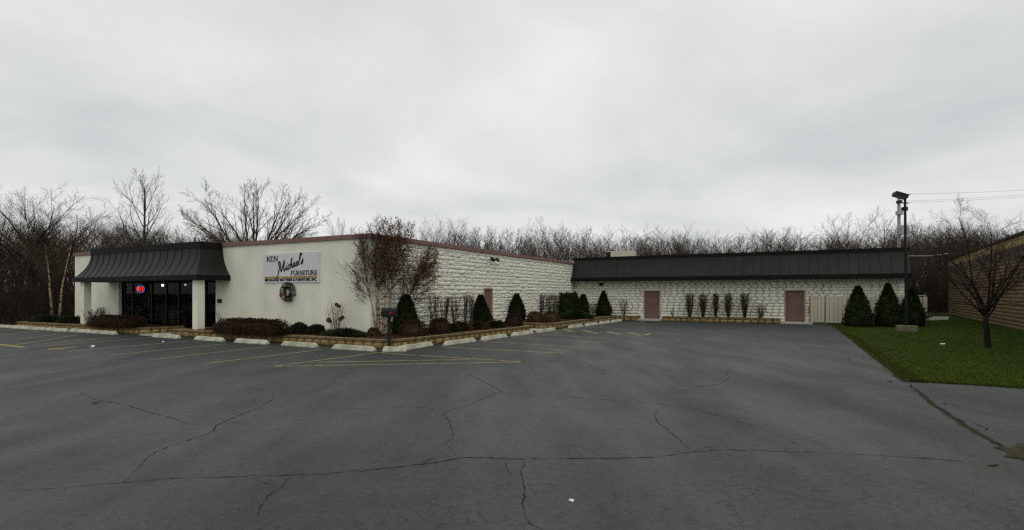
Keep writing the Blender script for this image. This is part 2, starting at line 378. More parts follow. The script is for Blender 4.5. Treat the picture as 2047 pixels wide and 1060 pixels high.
def rot_about(v, axis, a): return Matrix.Rotation(a, 3, axis) @ v
def grow(out, rnd, p, d, L, r, lev, S, az0=0.0):
    n = S['seg'][lev]; step = L/n; pts = [p.copy()]; rs = [r]; dirs = [d.copy()]
    for i in range(n):
        w = S['wob'][lev]
        d = (d + Vector((rnd.gauss(0,w), rnd.gauss(0,w), rnd.gauss(0,w))) + Vector((0,0,S['trop'][lev]))).normalized()
        p = p + d*step; pts.append(p.copy()); dirs.append(d.copy())
        rs.append(max(r*(1-S['taper'][lev]*(i+1)/n), S.get('rmin', 0.004)))
    out.append((lev, pts, rs))
    if lev >= S['max']: return
    k = S['kids'][lev]; st = S['start'][lev]; az = az0 + rnd.random()*6.28
    for j in range(k):
        t = st + (1-st)*(j+rnd.random()*0.9)/k
        f = t*n; i = min(int(f), n-1); q = f-i
        pos = pts[i].lerp(pts[i+1], q); dd = dirs[i+1]
        az += 2.4 + rnd.uniform(-0.5, 0.5)
        a = Vector((0,0,1)) if abs(dd.z) < 0.95 else Vector((1,0,0))
        u = dd.cross(a).normalized(); ax = rot_about(u, dd, az)
        ang = math.radians(S['ang'][lev]*rnd.uniform(0.75, 1.25))
        cd = rot_about(dd, ax, ang)
        fall = 1 - S['fall'][lev]*(t-st)/(1-st+1e-6)
        Lc = L*S['ratio'][lev]*fall*rnd.uniform(0.7, 1.15)
        rr = rs[i]*(1-q)+rs[i+1]*q
        grow(out, rnd, pos, cd, Lc, max(rr*S.get('rk', 0.6), S.get('rmin', 0.004)), lev+1, S)
def tree_meshes(name, seed, S, H, r0, m_trunk, m_twig, stems=None, thick=1):
    rnd = random.Random(seed); out = []
    if stems is None: grow(out, rnd, Vector((0,0,-0.15)), Vector((rnd.uniform(-.05,.05), rnd.uniform(-.05,.05), 1)).normalized(), H*S.get('trunk', 0.8), r0, 0, S)
    else:
        for (p, d, L, r) in stems: grow(out, rnd, Vector(p), Vector(d).normalized(), L, r, 0, S)
    big = [(p, r) for l, p, r in out if l <= thick]; small = [(p, r) for l, p, r in out if l > thick]
    v, f = tubes_np(big, 6); tm = mesh_np(name+'_trunk', v, [f], m_trunk, True)
    v, f = tubes_np(small, 3); cm = mesh_np(name+'_crown', v, [f], m_twig, True)
    return tm, cm, out
def place_tree(name, meshes, loc, rz, s, label, group=None, sxy=1.0):
    t = empty(name, loc, rz, label, 'tree', group)
    put('trunk', meshes[0], t, scale=(s*sxy, s*sxy, s)); put('crown', meshes[1], t, scale=(s*sxy, s*sxy, s))
    return t

# ------------------------------------------------------------------ ground, parking lot, lawn
def sheet(name, pts, z, m, parent=None, kind='structure'):
    me = bpy.data.meshes.new(name); me.from_pydata([(p[0], p[1], z) for p in pts], [], [tuple(range(len(pts)))])
    if me.polygons[0].normal.z < 0: me.flip_normals()
    me.materials.append(m)
    o = put(name, me, parent)
    if kind and parent is None: o['kind'] = kind
    return o
sheet('ground', [(-2500,-2500), (2500,-2500), (2500,2500), (-2500,2500)], -0.03, M_ground)
LOT = [W(-70,-2.35), W(-23.6,-2.35), W(-23.6,0.6), W(0.6,0.6), W(0.6,22.4), W(16.9,22.4), W(16.9,-1.75), W(70,-1.75), W(70,-70), W(-70,-70)]
lot = sheet('parking_lot', LOT, 0.0, M_asph)
re_ = random.Random(6); edge = [W(60,60), W(16.57,60)]
y = 22.0
while y > -2.0: edge.append(W(16.57+re_.gauss(0, .05), y)); y -= re_.uniform(.15, .5)
x = 16.6
while x < 32: edge.append(W(x, -2.05+re_.gauss(0, .045))); x += re_.uniform(.15, .5)
lawn = sheet('lawn', edge+[W(60,-2.05)], 0.012, M_lawn)
# concrete strip behind the neighbouring wall's far end
sheet('footpath', [G(1846,642), G(1897,640), G(1897,634), G(1866,634)], 0.03, M_conc)

def ribbon(pts, w, z, rnd=None, jit=0.0, sub=0, taper=False):
    """flat strip along ground points"""
    P = [Vector((p[0], p[1])) for p in pts]
    if sub:
        Q = [P[0]]
        for a, b in zip(P[:-1], P[1:]):
            n = max(1, int((b-a).length/sub)); nrm = Vector((-(b-a).y, (b-a).x)).normalized()
            for k in range(1, n+1):
                q = a.lerp(b, k/n)
                if k < n: q = q + nrm*rnd.gauss(0, jit)
                Q.append(q)
        P = Q
    mb = MB(); n = len(P)
    for i, p in enumerate(P):
        d = (P[min(i+1, n-1)]-P[max(i-1, 0)]).normalized(); nr = Vector((-d.y, d.x))
        ww = w*(rnd.choice((0.25, 0.5, 0.8, 1.0, 1.3, 1.7))*rnd.uniform(0.8, 1.2) if rnd and jit and w < 0.05 else 1.0)*0.5
        if taper: ww *= max(0.12, min(1.0, 3.0*min(i, n-1-i)/n + 0.15))
        mb.v += [(p.x+nr.x*ww, p.y+nr.y*ww, z), (p.x-nr.x*ww, p.y-nr.y*ww, z)]
    for i in range(n-1): mb.f.append((2*i+1, 2*i+3, 2*i+2, 2*i))
    return mb
LINES = [  # ends of the painted bay lines
 ((543,733),(1054,724),0), ((637,724.5),(940,719),0), ((544,733),(757,705),0), ((757,705),(830,710.5),0), ((840,711),(1054,724.5),0),
 ((884,694),(1129,707),0), ((963,683),(1183,696),0), ((1023,675),(1217,686),0), ((1072,668),(1226,677.5),0),
 ((1116,662),(1290,669),0), ((1165,653.5),(1300,660.5),0), ((1196,649.5),(1302,654.5),0), ((1222,646),(1330,650.5),0),
 ((1126,658),(1147.5,664),1), ((1166,660.5),(1193.5,667),1), ((1213.5,663),(1239.5,669),1), ((1256,665),(1279.5,670),1), ((1289,670),(1299.5,667),1),
 ((378,682),(137,702.6),0), ((451,688),(212,711),0), ((539,692.7),(307,719),0), ((643,699),(412,727),0), ((304,674.5),(51,695.5),0),
 ((0,689),(47.5,694.6),1), ((95,698.6),(154,693.5),1), ((95,698.8),(132,698),1), ((38,658.5),(-40,664),0), ((79,661.5),(-10,672),0), ((120,668),(30,679),0), ((154,670),(29,690),0), ((240,674),(66,689),0)]
rl = random.Random(5)
for a, b, k in LINES:
    ribbon([G(*a), G(*b)], 0.098 if not k else 0.12, 0.004, rl, 0.004, 0.5).build('painted_line', M_lineb if k else M_line, lot)
CRACKS = [
 (0.016, [(-60,986),(0,982),(130,976),(248,965),(340,957),(450,954),(550,951),(640,949),(735,940),(840,929),(890,922),(920,916),(960,915),(1047,918.5),(1150,917),(1235,916.5),(1310,914),(1380,905),(1440,899.5),(1500,900.5),(1590,904),(1625,905),(1700,908),(1800,914),(1900,921),(1960,925)]),
 (0.013, [(248,965),(262,950),(290,921),(313,903),(345,890),(400,873),(427,862),(430,852),(445,845),(480,830),(510,818),(530,808),(547,797),(549,791),(540,785)]),
 (0.012, [(150,782),(180,794),(190,799),(255,811),(300,825),(345,836),(375,847),(400,851),(430,849)]),
 (0.012, [(579,953),(565,972),(545,985),(528,1003),(520,1020),(515,1033)]),
 (0.013, [(919,916),(905,903),(890,888),(905,876),(907,870),(900,848),(892,835),(886,828),(893,822),(925,814),(945,807),(960,799),(990,787),(1004,784),(985,773),(965,762),(945,752),(920,740),(912,735)]),
 (0.010, [(1004,784),(1060,790),(1100,792),(1200,798),(1300,806),(1350,812),(1392,818),(1450,836),(1500,850),(1560,870),(1600,893),(1622,904)]),
 (0.010, [(1300,806),(1315,797),(1345,785),(1400,773),(1440,768),(1458,756),(1452,748),(1462,735),(1470,728)]),
 (0.012, [(1316,817),(1309,832),(1312,842),(1325,852),(1345,868),(1360,882),(1375,893),(1380,904)]),
 (0.012, [(1050,919),(1048,930),(1040,940),(1046,965),(1049,980),(1044,1010),(1050,1030),(1060,1048),(1075,1055),(1100,1066)]),
 (0.008, [(886,827),(860,816),(800,814),(740,817),(650,818)]), (0.007, [(540,785),(515,777),(440,788),(365,800)]),
 (0.008, [(840,929),(860,918),(890,912),(903,905)]), (0.008, [(1010,921),(1014,940),(1022,952)]), (0.007, [(514,955),(516,962),(540,969),(560,973)]),
 (0.008, [(1385,903),(1410,894),(1445,900)]), (0.010, [(0,775),(30,778)]), (0.007, [(0,800),(45,790),(80,780)]), (0.007, [(1095,668),(1100,740)][:0] or [(1068,733),(1058,742),(1050,744)]),
 (0.009, [(1392,686),(1410,689),(1430,688)]), (0.008, [(1230,740),(1210,745),(1195,752)]),
 (0.010, [(1880,800),(1893,806),(1885,813)]), (0.010, [(1893,806),(1915,812),(1917,816)]), (0.012, [(1945,845),(1975,858),(1970,862),(1950,858)])]
rc = random.Random(11)
for w, pts in CRACKS:
    ribbon([G(*p) for p in pts], w*0.9, 0.003+rc.random()*0.002, rc, 0.009, 0.055, True).build('crack', M_crack, lot)
ribbon([G(*p) for p in [(1816,766),(1835,783),(1860,805),(1900,832),(1935,855),(1965,872),(2000,890),(2047,921),(2100,950)]], 0.10, 0.0025, rc, 0.02, 0.15, True).build('overgrown_joint', M_crackdirt, lot)
ribbon([G(*p) for p in [(1818,767),(1860,804),(1900,831),(1965,871),(2047,921)]], 0.03, 0.006, rc, 0.02, 0.12, True).build('crack', M_crack, lot)
ribbon([G(*p) for p in [(1790,913.5),(1850,917),(1900,921),(1925,922)]], 0.02, 0.0065, rc, 0.012, 0.1, True).build('overgrown_joint', M_crackdirt, lot)
# broken corner: bare soil and crumbled concrete beside the joint
def blob(name, c, rx, ry, z, m, seed, parent=None, rot=0.0):
    r = random.Random(seed); pts = []
    for k in range(22):
        a = 2*math.pi*k/22; q = r.uniform(0.72, 1.12)
        x, y = math.cos(a)*rx*q, math.sin(a)*ry*q
        pts.append((c[0]+x*math.cos(rot)-y*math.sin(rot), c[1]+x*math.sin(rot)+y*math.cos(rot)))
    return sheet(name, pts, z, m, parent)
M_dirt = mat('bare_soil', (0.032, 0.030, 0.016), (0.070, 0.056, 0.032), 1.0, 8, 7, bump=0.02, bscale=25)
M_tar = mat('sand_stain', (0.075, 0.066, 0.050), (0.052, 0.050, 0.046), 0.95, 6)
blob('soil_patch', G(2092,908), 0.55, 0.42, 0.008, M_dirt, 3, lot, 0.4)
blob('soil_patch', G(1800,752), 0.55, 0.16, 0.0075, M_dirt, 4, lot, TH+1.57)
blob('soil_patch', G(1985,931), 0.08, 0.025, 0.0078, M_crackdirt, 6, lot, 0.3)
M_rub = mat('crumbled_concrete', (0.10, 0.09, 0.07), (0.2, 0.18, 0.14), 0.95, 9)
def rubble(px, py, n, seed, label):
    r = random.Random(seed); g = G(px, py); t = empty('broken_concrete', (g.x, g.y, 0.012), 0, label, 'rubble')
    for k in range(n):
        w = r.uniform(0.03, 0.09); M = Matrix.Rotation(r.uniform(0, 6), 4, 'Z') @ Matrix.Rotation(r.uniform(-.25, .25), 4, 'X')
        mb = MB(); mb.box(-w, w, -w*.6, w*.6, -0.01, r.uniform(.01, .03), M)
        for i, v in enumerate(mb.v): mb.v[i] = tuple(c+r.gauss(0, .012) for c in v)
        mb.build('fragment', M_rub, t, (r.gauss(0, .22), r.gauss(0, .1), 0.01))
rubble(1815, 761, 9, 2, 'crumbled pale concrete at the front corner of the lawn')

# grass blades on the lawn
def wall_right_x(y): return 24.4 + (y-18.8)*(26.7-24.4)/(44.0-18.8)
rg = np.random.default_rng(4)
def grass(name, n, m, xr, yr, hmin, hmax, wd, near=1.6):
    x = rg.uniform(xr[0], xr[1], n); u = rg.random(n)**near; y = yr[0] + (yr[1]-yr[0])*u
    P = np.stack([P0.x+AX.x*x+AY.x*y, P0.y+AX.y*x+AY.y*y, np.full(n, 0.008)], 1)
    D = rg.normal(size=(n,3))*0.45; D[:,2] = 1.0
    V, F = leaves_np(P, D, rg.uniform(hmin, hmax, n), wd, rg)
    o = put(name, mesh_np(name, V, [F], m), None); return o
g1 = grass('lawn_grass', 130000, M_grass, (16.6, 26.5), (-2.05, 34), 0.03, 0.075, 0.014)
tag(g1, 'short green grass covering the lawn', 'grass', kind='stuff')
g2 = grass('dry_grass', 16000, M_grassdry, (16.6, 26.5), (-2.05, 30), 0.03, 0.08, 0.012, 2.2)
tag(g2, 'sparse straw-coloured blades mixed into the lawn', 'grass', kind='stuff')
g3 = grass('verge_grass', 7000, M_grassdry, (16.45, 16.85), (-2.1, 21), 0.03, 0.09, 0.014, 1.8)
tag(g3, 'ragged dry grass along the edge of the lawn', 'grass', kind='stuff')
# fallen leaves
nl = 80
x = rg.uniform(15.8, 25, nl); y = -2.5+22*rg.random(nl)**1.5
P = np.stack([P0.x+AX.x*x+AY.x*y, P0.y+AX.y*x+AY.y*y, np.full(nl, 0.05)], 1); D = rg.normal(size=(nl,3)); D[:,2] *= 0.2
V, F = leaves_np(P, D, rg.uniform(0.05, 0.10, nl), 0.05, rg)
tag(put('fallen_leaves', mesh_np('fallen_leaves', V, [F], mat('fallen_leaf', (0.12, 0.05, 0.02), (0.2, 0.1, 0.03), 0.9, 3, island=0.4))), 'scattered brown leaves fallen on the lawn', 'leaves', kind='stuff')

# ------------------------------------------------------------------ wheel stops
def stop_mesh(name, L, seed):
    r = random.Random(seed); mb = MB(); xs = [-L/2, -L/2+0.10, -L/4, 0, L/4, L/2-0.10, L/2]
    for i, x in enumerate(xs):
        e = 0.35 if i in (0, len(xs)-1) else 1.0
        h = 0.055 if e < 1 else 0.125
        prof = [(-0.085, 0), (-0.080, 0.03), (-0.055*1.0, h-0.012), (-0.045, h), (0.045, h), (0.055, h-0.012), (0.080, 0.03), (0.085, 0)]
        mb.v += [(x, p[0]+r.gauss(0, .0025), p[1]+(r.gauss(0, .003) if p[1] else -0.01)) for p in prof]
    n = 8
    for i in range(len(xs)-1):
        for k in range(n): mb.f.append((i*n+k, i*n+(k+1) % n, (i+1)*n+(k+1) % n, (i+1)*n+k))
    mb.f.append(tuple(range(n))); mb.f.append(tuple(reversed([(len(xs)-1)*n+k for k in range(n)])))
    bm = bmesh.new(); me = mb.mesh(name, M_stop); bm.from_mesh(me); bmesh.ops.recalc_face_normals(bm, faces=bm.faces[:]); bm.to_mesh(me); bm.free()
    return me
STOPM = [stop_mesh('wheel_stop', 1.83, s) for s in range(4)]
rs_ = random.Random(3)
front_stops = [(12,50), (52,92), (94,136), (138,182), (185,233), (305,358), (389,448), (471,537), (565,638), (667,754)]
front_lab = {0: None}
def wheel_stop(p, ang, label, group, k, L=1.83):
    o = put('wheel_stop', STOPM[k % 4], None, p, (0, 0, ang), (L/1.83, 1.15, 1.2))
    return tag(o, label, 'wheel stop', group)
wheel_stop(W(SX(-5,-2.55), -2.55), TH, 'concrete wheel stop set before the planter along the wood-side bays', 'wheel stops before the entrance planter', 1)
for k, (a, b) in enumerate(front_stops):
    x0, x1 = SX(a, -2.55), SX(b, -2.55)
    if k < 5: lb, gp = 'concrete wheel stop set before the planter along the wood-side bays', 'wheel stops before the entrance planter'
    else: lb, gp = 'pale concrete wheel stop in the bays facing the store sign wall', 'wheel stops facing the sign wall'
    wheel_stop(W((x0+x1)/2, -2.55+rs_.gauss(0, .03)), TH+rs_.gauss(0, .012), lb, gp, k, abs(x1-x0)-0.10)
def sidex(y): return 3.42+0.045*y
side_stops = [(889,947,690), (962,1011,681), (1022,1063,673), (1073,1107,667), (1134,1161,657.5), (1167,1191.5,653), (1196,1216.5,649), (1220,1240,645.6)]
for k, (a, b, yy) in enumerate(side_stops):
    y0 = SY(a, sidex(k*2.3)); y1 = SY(b, sidex(k*2.3+1.5)); ym = (y0+y1)/2
    if k < 4: lb, gp = 'concrete wheel stop in the bays along the split-block side wall planter', 'wheel stops along the side planter'
    else: lb, gp = 'concrete wheel stop before the far planter with green juniper and cones', 'wheel stops before the far side planter'
    wheel_stop(W(sidex(ym), ym), TH+math.pi/2+rs_.gauss(0, .012), lb, gp, k, min(2.0, y1-y0+0.16))
ga, gb = G(797,701.5), G(862,690.5)
wheel_stop((ga+gb)/2, math.atan2((gb-ga).y, (gb-ga).x), 'concrete wheel stop angled across the planter corner touching the short broken one', None, 2, (gb-ga).length)
ga, gb = G(765,702.5), G(812,702)
wheel_stop((ga+gb)/2, math.atan2((gb-ga).y, (gb-ga).x), 'short broken wheel stop lying in front of the mailbox post', None, 1, (gb-ga).length)

# ------------------------------------------------------------------ stone pieces
def rock_mesh(name, seed, hgt, bulge, noise, m, depth=0.16, nx=5, nz=4, rim=0.015):
    """a block of unit length and given height, rough face towards -y"""
    r = random.Random(seed); mb = MB()
    for iz in range(nz):
        for ix in range(nx):
            u = -1+2*ix/(nx-1); w = -1+2*iz/(nz-1)
            edge = abs(u) == 1 or abs(w) == 1
            b = bulge*(1-abs(u)**3)*(1-abs(w)**3)
            x = u*0.5*(1.0-rim if edge else 0.9); z = hgt*(0.5+w*0.5)
            if abs(u) == 1 and abs(w) == 1: x *= 1.0-rim*2.5; z = hgt*(0.5+w*(0.5-rim*2.5))
            mb.v.append((x+(0 if edge else r.gauss(0, .03)), -b - r.uniform(0, noise)*((0.35 if rim > .01 else 0.85) if edge else 1), z+(0 if edge else r.gauss(0, hgt*.04))))
    for iz in range(nz-1):
        for ix in range(nx-1):
            a = iz*nx+ix; mb.f.append((a, a+1, a+nx+1, a+nx))
    rim_ = [i for i in range(nx)] + [iz*nx+nx-1 for iz in range(1, nz)] + [(nz-1)*nx+i for i in range(nx-2, -1, -1)] + [iz*nx for iz in range(nz-2, 0, -1)]
    b0 = len(mb.v)
    for i in rim_: v = mb.v[i]; mb.v.append((v[0], depth, v[2]))
    n = len(rim_)
    for k in range(n): mb.f.append((rim_[(k+1) % n], rim_[k], b0+k, b0+(k+1) % n))
    me = mb.mesh(name, m); me.polygons.foreach_set('use_smooth', np.array([len(p.vertices) == 4 and i < (nx-1)*(nz-1) for i, p in enumerate(me.polygons)]))
    return me
ROCKS = [rock_mesh('planter_block', s, 0.225, 0.055, 0.022, M_rock) for s in range(7)]
def cap_mesh(seed):
    r = random.Random(seed); mb = MB().box(-0.5, 0.5, -0.075, 0.20, 0, 0.09)
    mb.v = [(v[0], v[1]+(0.03 if v[2] < 0.01 and v[1] < 0 else 0), v[2]) for v in mb.v]
    for i, v in enumerate(mb.v): mb.v[i] = (v[0], v[1]+r.gauss(0, .004), v[2]+r.gauss(0, .003))
    return mb.mesh('cap_stone', M_cap, bevel=0.012)
CAPS = [cap_mesh(s) for s in range(4)]
def planter(name, line, soil, label, seed, bl=0.40):
    """line: store-frame points of the wall's outer foot, outside on the right-hand side when walking it"""
    r = random.Random(seed); o = Vector(line[0]); root = empty(name, W(o.x, o.y), TH, label, 'planter')
    pts = [Vector(p)-o for p in line]
    for a, b in zip(pts[:-1], pts[1:]):
        d = b-a; L = d.length; ang = math.atan2(d.y, d.x); s = 0.0; d.normalize()
        n = max(1, round(L/bl)); ws = [r.uniform(0.75, 1.25) for _ in range(n)]; t = sum(ws)
        for q in ws:
            l = L*q/t; c = a + d*(s+l/2); s += l
            put('block', r.choice(ROCKS), root, (c.x, c.y, -0.01+r.gauss(0, .002)), (r.gauss(0, .02), 0, ang+r.gauss(0, .015)), (l-0.006, 1, 1))
        n = max(1, round(L/(bl*1.15))); s = 0.0
        for _ in range(n):
            l = L/n; c = a + d*(s+l/2); s += l
            put('cap_stone', r.choice(CAPS), root, (c.x, c.y, 0.219+r.gauss(0, .002)), (0, 0, ang+r.gauss(0, .006)), (l-0.004, 1, 1))
    sp = [Vector(p)-o for p in soil]
    mb = MB(); c = sum(sp, Vector((0,0)))/len(sp)
    mb.prism(sp, 0.0, 0.275); me = mb.mesh('mulch', M_mulch)
    bm = bmesh.new(); bm.from_mesh(me)
    bmesh.ops.triangulate(bm, faces=[f for f in bm.faces if abs(f.normal.z) > .9]); bm.to_mesh(me); bm.free()
    put('mulch', me, root)
    # loose mulch chips
    return root
CORNER_ARC = [(2.25,-1.93), (2.55,-1.80), (2.70,-1.50)]
planter('stone_planter', [(-9.45,-0.1), (-9.5,-1.95), (2.25,-1.93), (2.55,-1.80), (2.70,-1.50), (3.32,7.35), (2.9,7.75), (0.2,7.9)],
        [(-9.3,-0.05), (-9.35,-1.8), (2.2,-1.78), (2.42,-1.68), (2.55,-1.4), (3.15,7.25), (2.8,7.6), (0.05,7.75), (0.05,-0.05)],
        'tan stone block planter wrapping the sign wall corner of the store', 1)
planter('stone_planter', [(-23.3,-0.3), (-23.3,-2.1), (-12.6,-2.05), (-12.0,-1.95), (-11.6,-1.6), (-11.35,-1.0), (-11.3,-0.3)],
        [(-23.1,-0.1), (-23.1,-1.95), (-12.6,-1.9), (-12.1,-1.82), (-11.75,-1.5), (-11.5,-0.95), (-11.45,-0.1)],
        'long tan stone planter with junipers beside the shop entrance and wood', 2)
planter('stone_planter', [(0.2,9.75), (2.4,9.75), (3.0,9.5), (3.45,10.2), (3.42,19.9), (3.9,20.35), (4.95,20.5), (4.95,21.9)],
        [(0.05,9.9), (2.45,9.9), (3.0,9.7), (3.28,10.25), (3.25,20.0), (3.8,20.5), (4.8,20.65), (4.8,21.95), (0.05,21.95)],
        'tan stone planter in the inner corner between side wall and long wing', 3, 0.33)
planter('stone_planter', [(6.75,21.9), (6.75,20.65), (13.75,20.75), (13.75,21.9)],
        [(6.9,21.95), (6.9,20.8), (13.6,20.9), (13.6,21.95)],
        'low tan stone planter between the two mauve doors of the wing', 4, 0.42)

# ------------------------------------------------------------------ the store
store = empty('furniture_store', W(0,0), TH, 'cream single-storey store with dark curved entrance canopy and long rear wing', 'building')
HW = 4.0                                                   # wall height under the coping
XL, OPL, OPR, YB = -22.0, -17.5, -9.37, 22.0
DEEP = 34.0
fw = MB()
fw.box(OPR, 0, 0, 0.3, -0.2, HW)
fw.box(XL, OPL, 0, 0.3, -0.2, HW)
fw.box(OPL, OPR, 0, 0.3, 2.5, HW)
fw.box(-0.3, 0, 0.3, 0.52, -0.2, HW)
front_wall = fw.build('front_wall', M_stucco, store)
MB().box(XL, XL+0.3, 0.3, YB, -0.2, HW).build('end_wall', M_stucco, store)
MB().box(XL+0.3, -0.3, YB-0.3, YB, -0.2, HW).build('back_wall', M_stucco, store)
MB().box(XL+0.3, -0.3, 0.3, YB-0.3, 3.72, 3.82).build('flat_roof', M_flat, store)
# coping
cp = MB(); cp.box(XL-0.05, 0.055, -0.055, 0.33, HW, HW+0.17); cp.build('coping', M_mauve, store)
MB().box(-0.36, 0.075, 0.333, YB-0.02, HW+0.002, HW+0.172).build('coping', M_mauve, store)
MB().box(XL-0.05, XL+0.33, 0.333, YB-0.02, HW+0.001, HW+0.171).build('coping', M_mauve, store)
lip = MB(); lip.box(XL-0.065, 0.07, -0.07, -0.056, HW-0.01, HW+0.05); lip.build('coping_lip', M_mauve, store)

# --- split-face block walls
SPLIT = [rock_mesh('split_block', 40+s, 0.1992, 0.0, 0.013, M_block, 0.05, 5, 3, 0.004) for s in range(9)]
TAN = [rock_mesh('tan_block', 80+s, 0.192, 0.003, 0.010, M_tanblock, 0.05, 4, 3) for s in range(5)]
def mesh_arrays(me):
    v = np.empty(len(me.vertices)*3, np.float32); me.vertices.foreach_get('co', v)
    f = np.array([p.vertices[:] for p in me.polygons], np.int32)
    return v.reshape(-1,3), f
def block_wall(parent, origin, ang, L, z0, rows, meshes, holes, seed, lmin, lmax, m, nparts, rank, proud=0.012, rowh=0.2, stag=None, split=0.0):
    """lay courses along a line; the nparts pieces of highest rank are separate objects, the rest one mass"""
    r = random.Random(seed); items = []
    ca, sa = math.cos(ang), math.sin(ang)
    for row in range(rows):
        s = -r.uniform(0, lmax) if stag is None else -(row % 2)*lmax/2
        while s < L:
            l = r.uniform(lmin, lmax); a, b = max(s, 0.0), min(s+l, L); s += l
            if b-a < 0.06: continue
            z = z0+row*rowh; segs = [(a, b)]
            for (h0, h1, zt, zb) in holes:
                if z < zt-0.05 and z+rowh > zb+0.02:
                    ns = []
                    for (c, d) in segs:
                        if d <= h0 or c >= h1: ns.append((c, d)); continue
                        if c < h0-0.05: ns.append((c, h0))
                        if d > h1+0.05: ns.append((h1, d))
                    segs = ns
            for (c, d) in segs:
                if r.random() < split:
                    h = r.choice((.4, .5, .6))
                    items.append(((c+d)/2, z, d-c, r.randrange(len(meshes)), r.gauss(0, proud), r.gauss(0, .02), h))
                    m_ = c+(d-c)*r.uniform(.35, .65)
                    for (c2, d2) in ((c, m_), (m_, d)): items.append(((c2+d2)/2, z+rowh*h, d2-c2, r.randrange(len(meshes)), r.gauss(0, proud), r.gauss(0, .02), 1-h))
                else: items.append(((c+d)/2, z, d-c, r.randrange(len(meshes)), r.gauss(0, proud), r.gauss(0, .02), 1.0))
    items.sort(key=rank)
    for (c, z, l, k, off, tw, hz) in items[:nparts]:
        x = origin[0]+ca*c+sa*off; y = origin[1]+sa*c-ca*off
        put('block', meshes[k], parent, (x, y, z+0.002+tw*0.05), (0, 0, ang+tw*0.3), (l-0.003, 1, hz))
    rest = items[nparts:]
    if rest:
        arrs = [mesh_arrays(q) for q in meshes]; V, F, b = [], [], 0
        for (c, z, l, k, off, tw, hz) in rest:
            v, f = arrs[k]; p = v*np.array((l-0.003, 1, hz)); c2, s2 = math.cos(ang+tw*0.3), math.sin(ang+tw*0.3)
            q = np.stack([p[:,0]*c2-p[:,1]*s2+origin[0]+ca*c+sa*off, p[:,0]*s2+p[:,1]*c2+origin[1]+sa*c-ca*off, p[:,2]+z+0.002+tw*0.05], 1)
            V.append(q); F.append(f+b); b += len(q)
        o = put('blockwork', mesh_np('blockwork', np.concatenate(V), [np.concatenate(F)], m, True), parent); o['kind'] = 'stuff'
side_wall = MB().box(-0.3, -0.027, 0.523, 8.62, -0.2, HW-0.002).box(-0.3, -0.027, 9.56, YB, -0.2, HW-0.002).box(-0.3, -0.027, 8.62, 9.56, 2.14, HW-0.002).build('side_wall', M_joint, store)
block_wall(side_wall, (-0.02, 0.53), math.pi/2, YB-0.55, 0.0, 20, SPLIT, [(8.09, 9.03, 2.14, -1)], 21, 0.16, 0.46, M_block, 300, lambda t: t[0]+(0 if t[1] > 0.6 else 6), 0.005, split=0.35)
# --- rear wing
XR = 20.26
D1 = (5.20, 6.31); D2 = (14.04, 15.15)
rw = MB(); ZD = 2.07
for a, b in ((0.0, D1[0]), (D1[1], D2[0]), (D2[1], XR)): rw.box(a, b, YB+0.026, YB+0.3, -0.2, 2.9)
for a, b in (D1, D2): rw.box(a, b, YB+0.026, YB+0.3, ZD, 2.9)
wing_wall = rw.build('wing_wall', M_joint, store)
block_wall(wing_wall, (0.0, YB+0.02), 0.0, XR, 0.0, 14, SPLIT, [(D1[0], D1[1], ZD+.03, -1), (D2[0], D2[1], ZD+.03, -1)], 22, 0.38, 0.44, M_block, 290, lambda t: abs(t[0]-10.5)+(0 if t[1] > 0.35 and t[1] < 2.5 else 9), 0.004, 0.2, 1)
MB().box(XR-0.3, XR-0.001, YB+0.3, DEEP, -0.2, 4.25).build('end_wall', M_stucco, store)
MB().box(XL, XR-0.3, DEEP-0.3, DEEP-0.001, -0.2, 4.25).build('back_wall', M_stucco, store)
MB().box(XL, XR-0.35, YB+0.35, DEEP-0.35, 4.18, 4.28).build('flat_roof', M_flat, store)
MB().box(XL, -0.02, YB+0.002, YB+0.3, -0.2, 4.25).build('back_wall', M_stucco, store)
# wing mansard
def mans_y(t): return YB-0.72+0.58*(1-(1-t)**1.5)
mz = lambda t: 2.99+1.30*t
prof = [(0, mans_y(i/10), mz(i/10)) for i in range(11)]
mr_ = MB(); mr_.extrude(prof, Vector((0.03,0,0)), Vector((XR+0.12,0,0)))
i = len(mr_.v); mr_.v += [(XR+0.12, p[1], p[2]) for p in prof] + [(XR+0.12, YB+0.4, 4.29), (XR+0.12, YB+0.4, 2.99)]; mr_.f.append(tuple(range(i, i+13)))
mansard = mr_.build('mansard_roof', M_roof, store)
MB().box(0.03, XR+0.15, YB-0.77, YB-0.70, 2.73, 3.0).build('fascia', M_fascia, mansard)
MB().box(XR+0.08, XR+0.15, YB-0.699, YB+0.4, 2.73, 3.0).build('fascia', M_fascia, mansard)
MB().box(0.03, XR+0.079, YB-0.699, YB+0.013, 2.76, 2.78).build('soffit', M_soffit, mansard)
MB().box(0.03, XR+0.14, YB-0.17, YB+0.45, 4.291, 4.50).build('ridge_band', M_fascia, mansard)
seam = MB().tube([(0, p[1]-0.012, p[2]) for p in prof], 0.011, 4, True).mesh('seam', M_roof)
nse = int(XR/0.52)
for k in range(nse): put('seam', seam, mansard, (0.25+k*0.52, 0, 0))
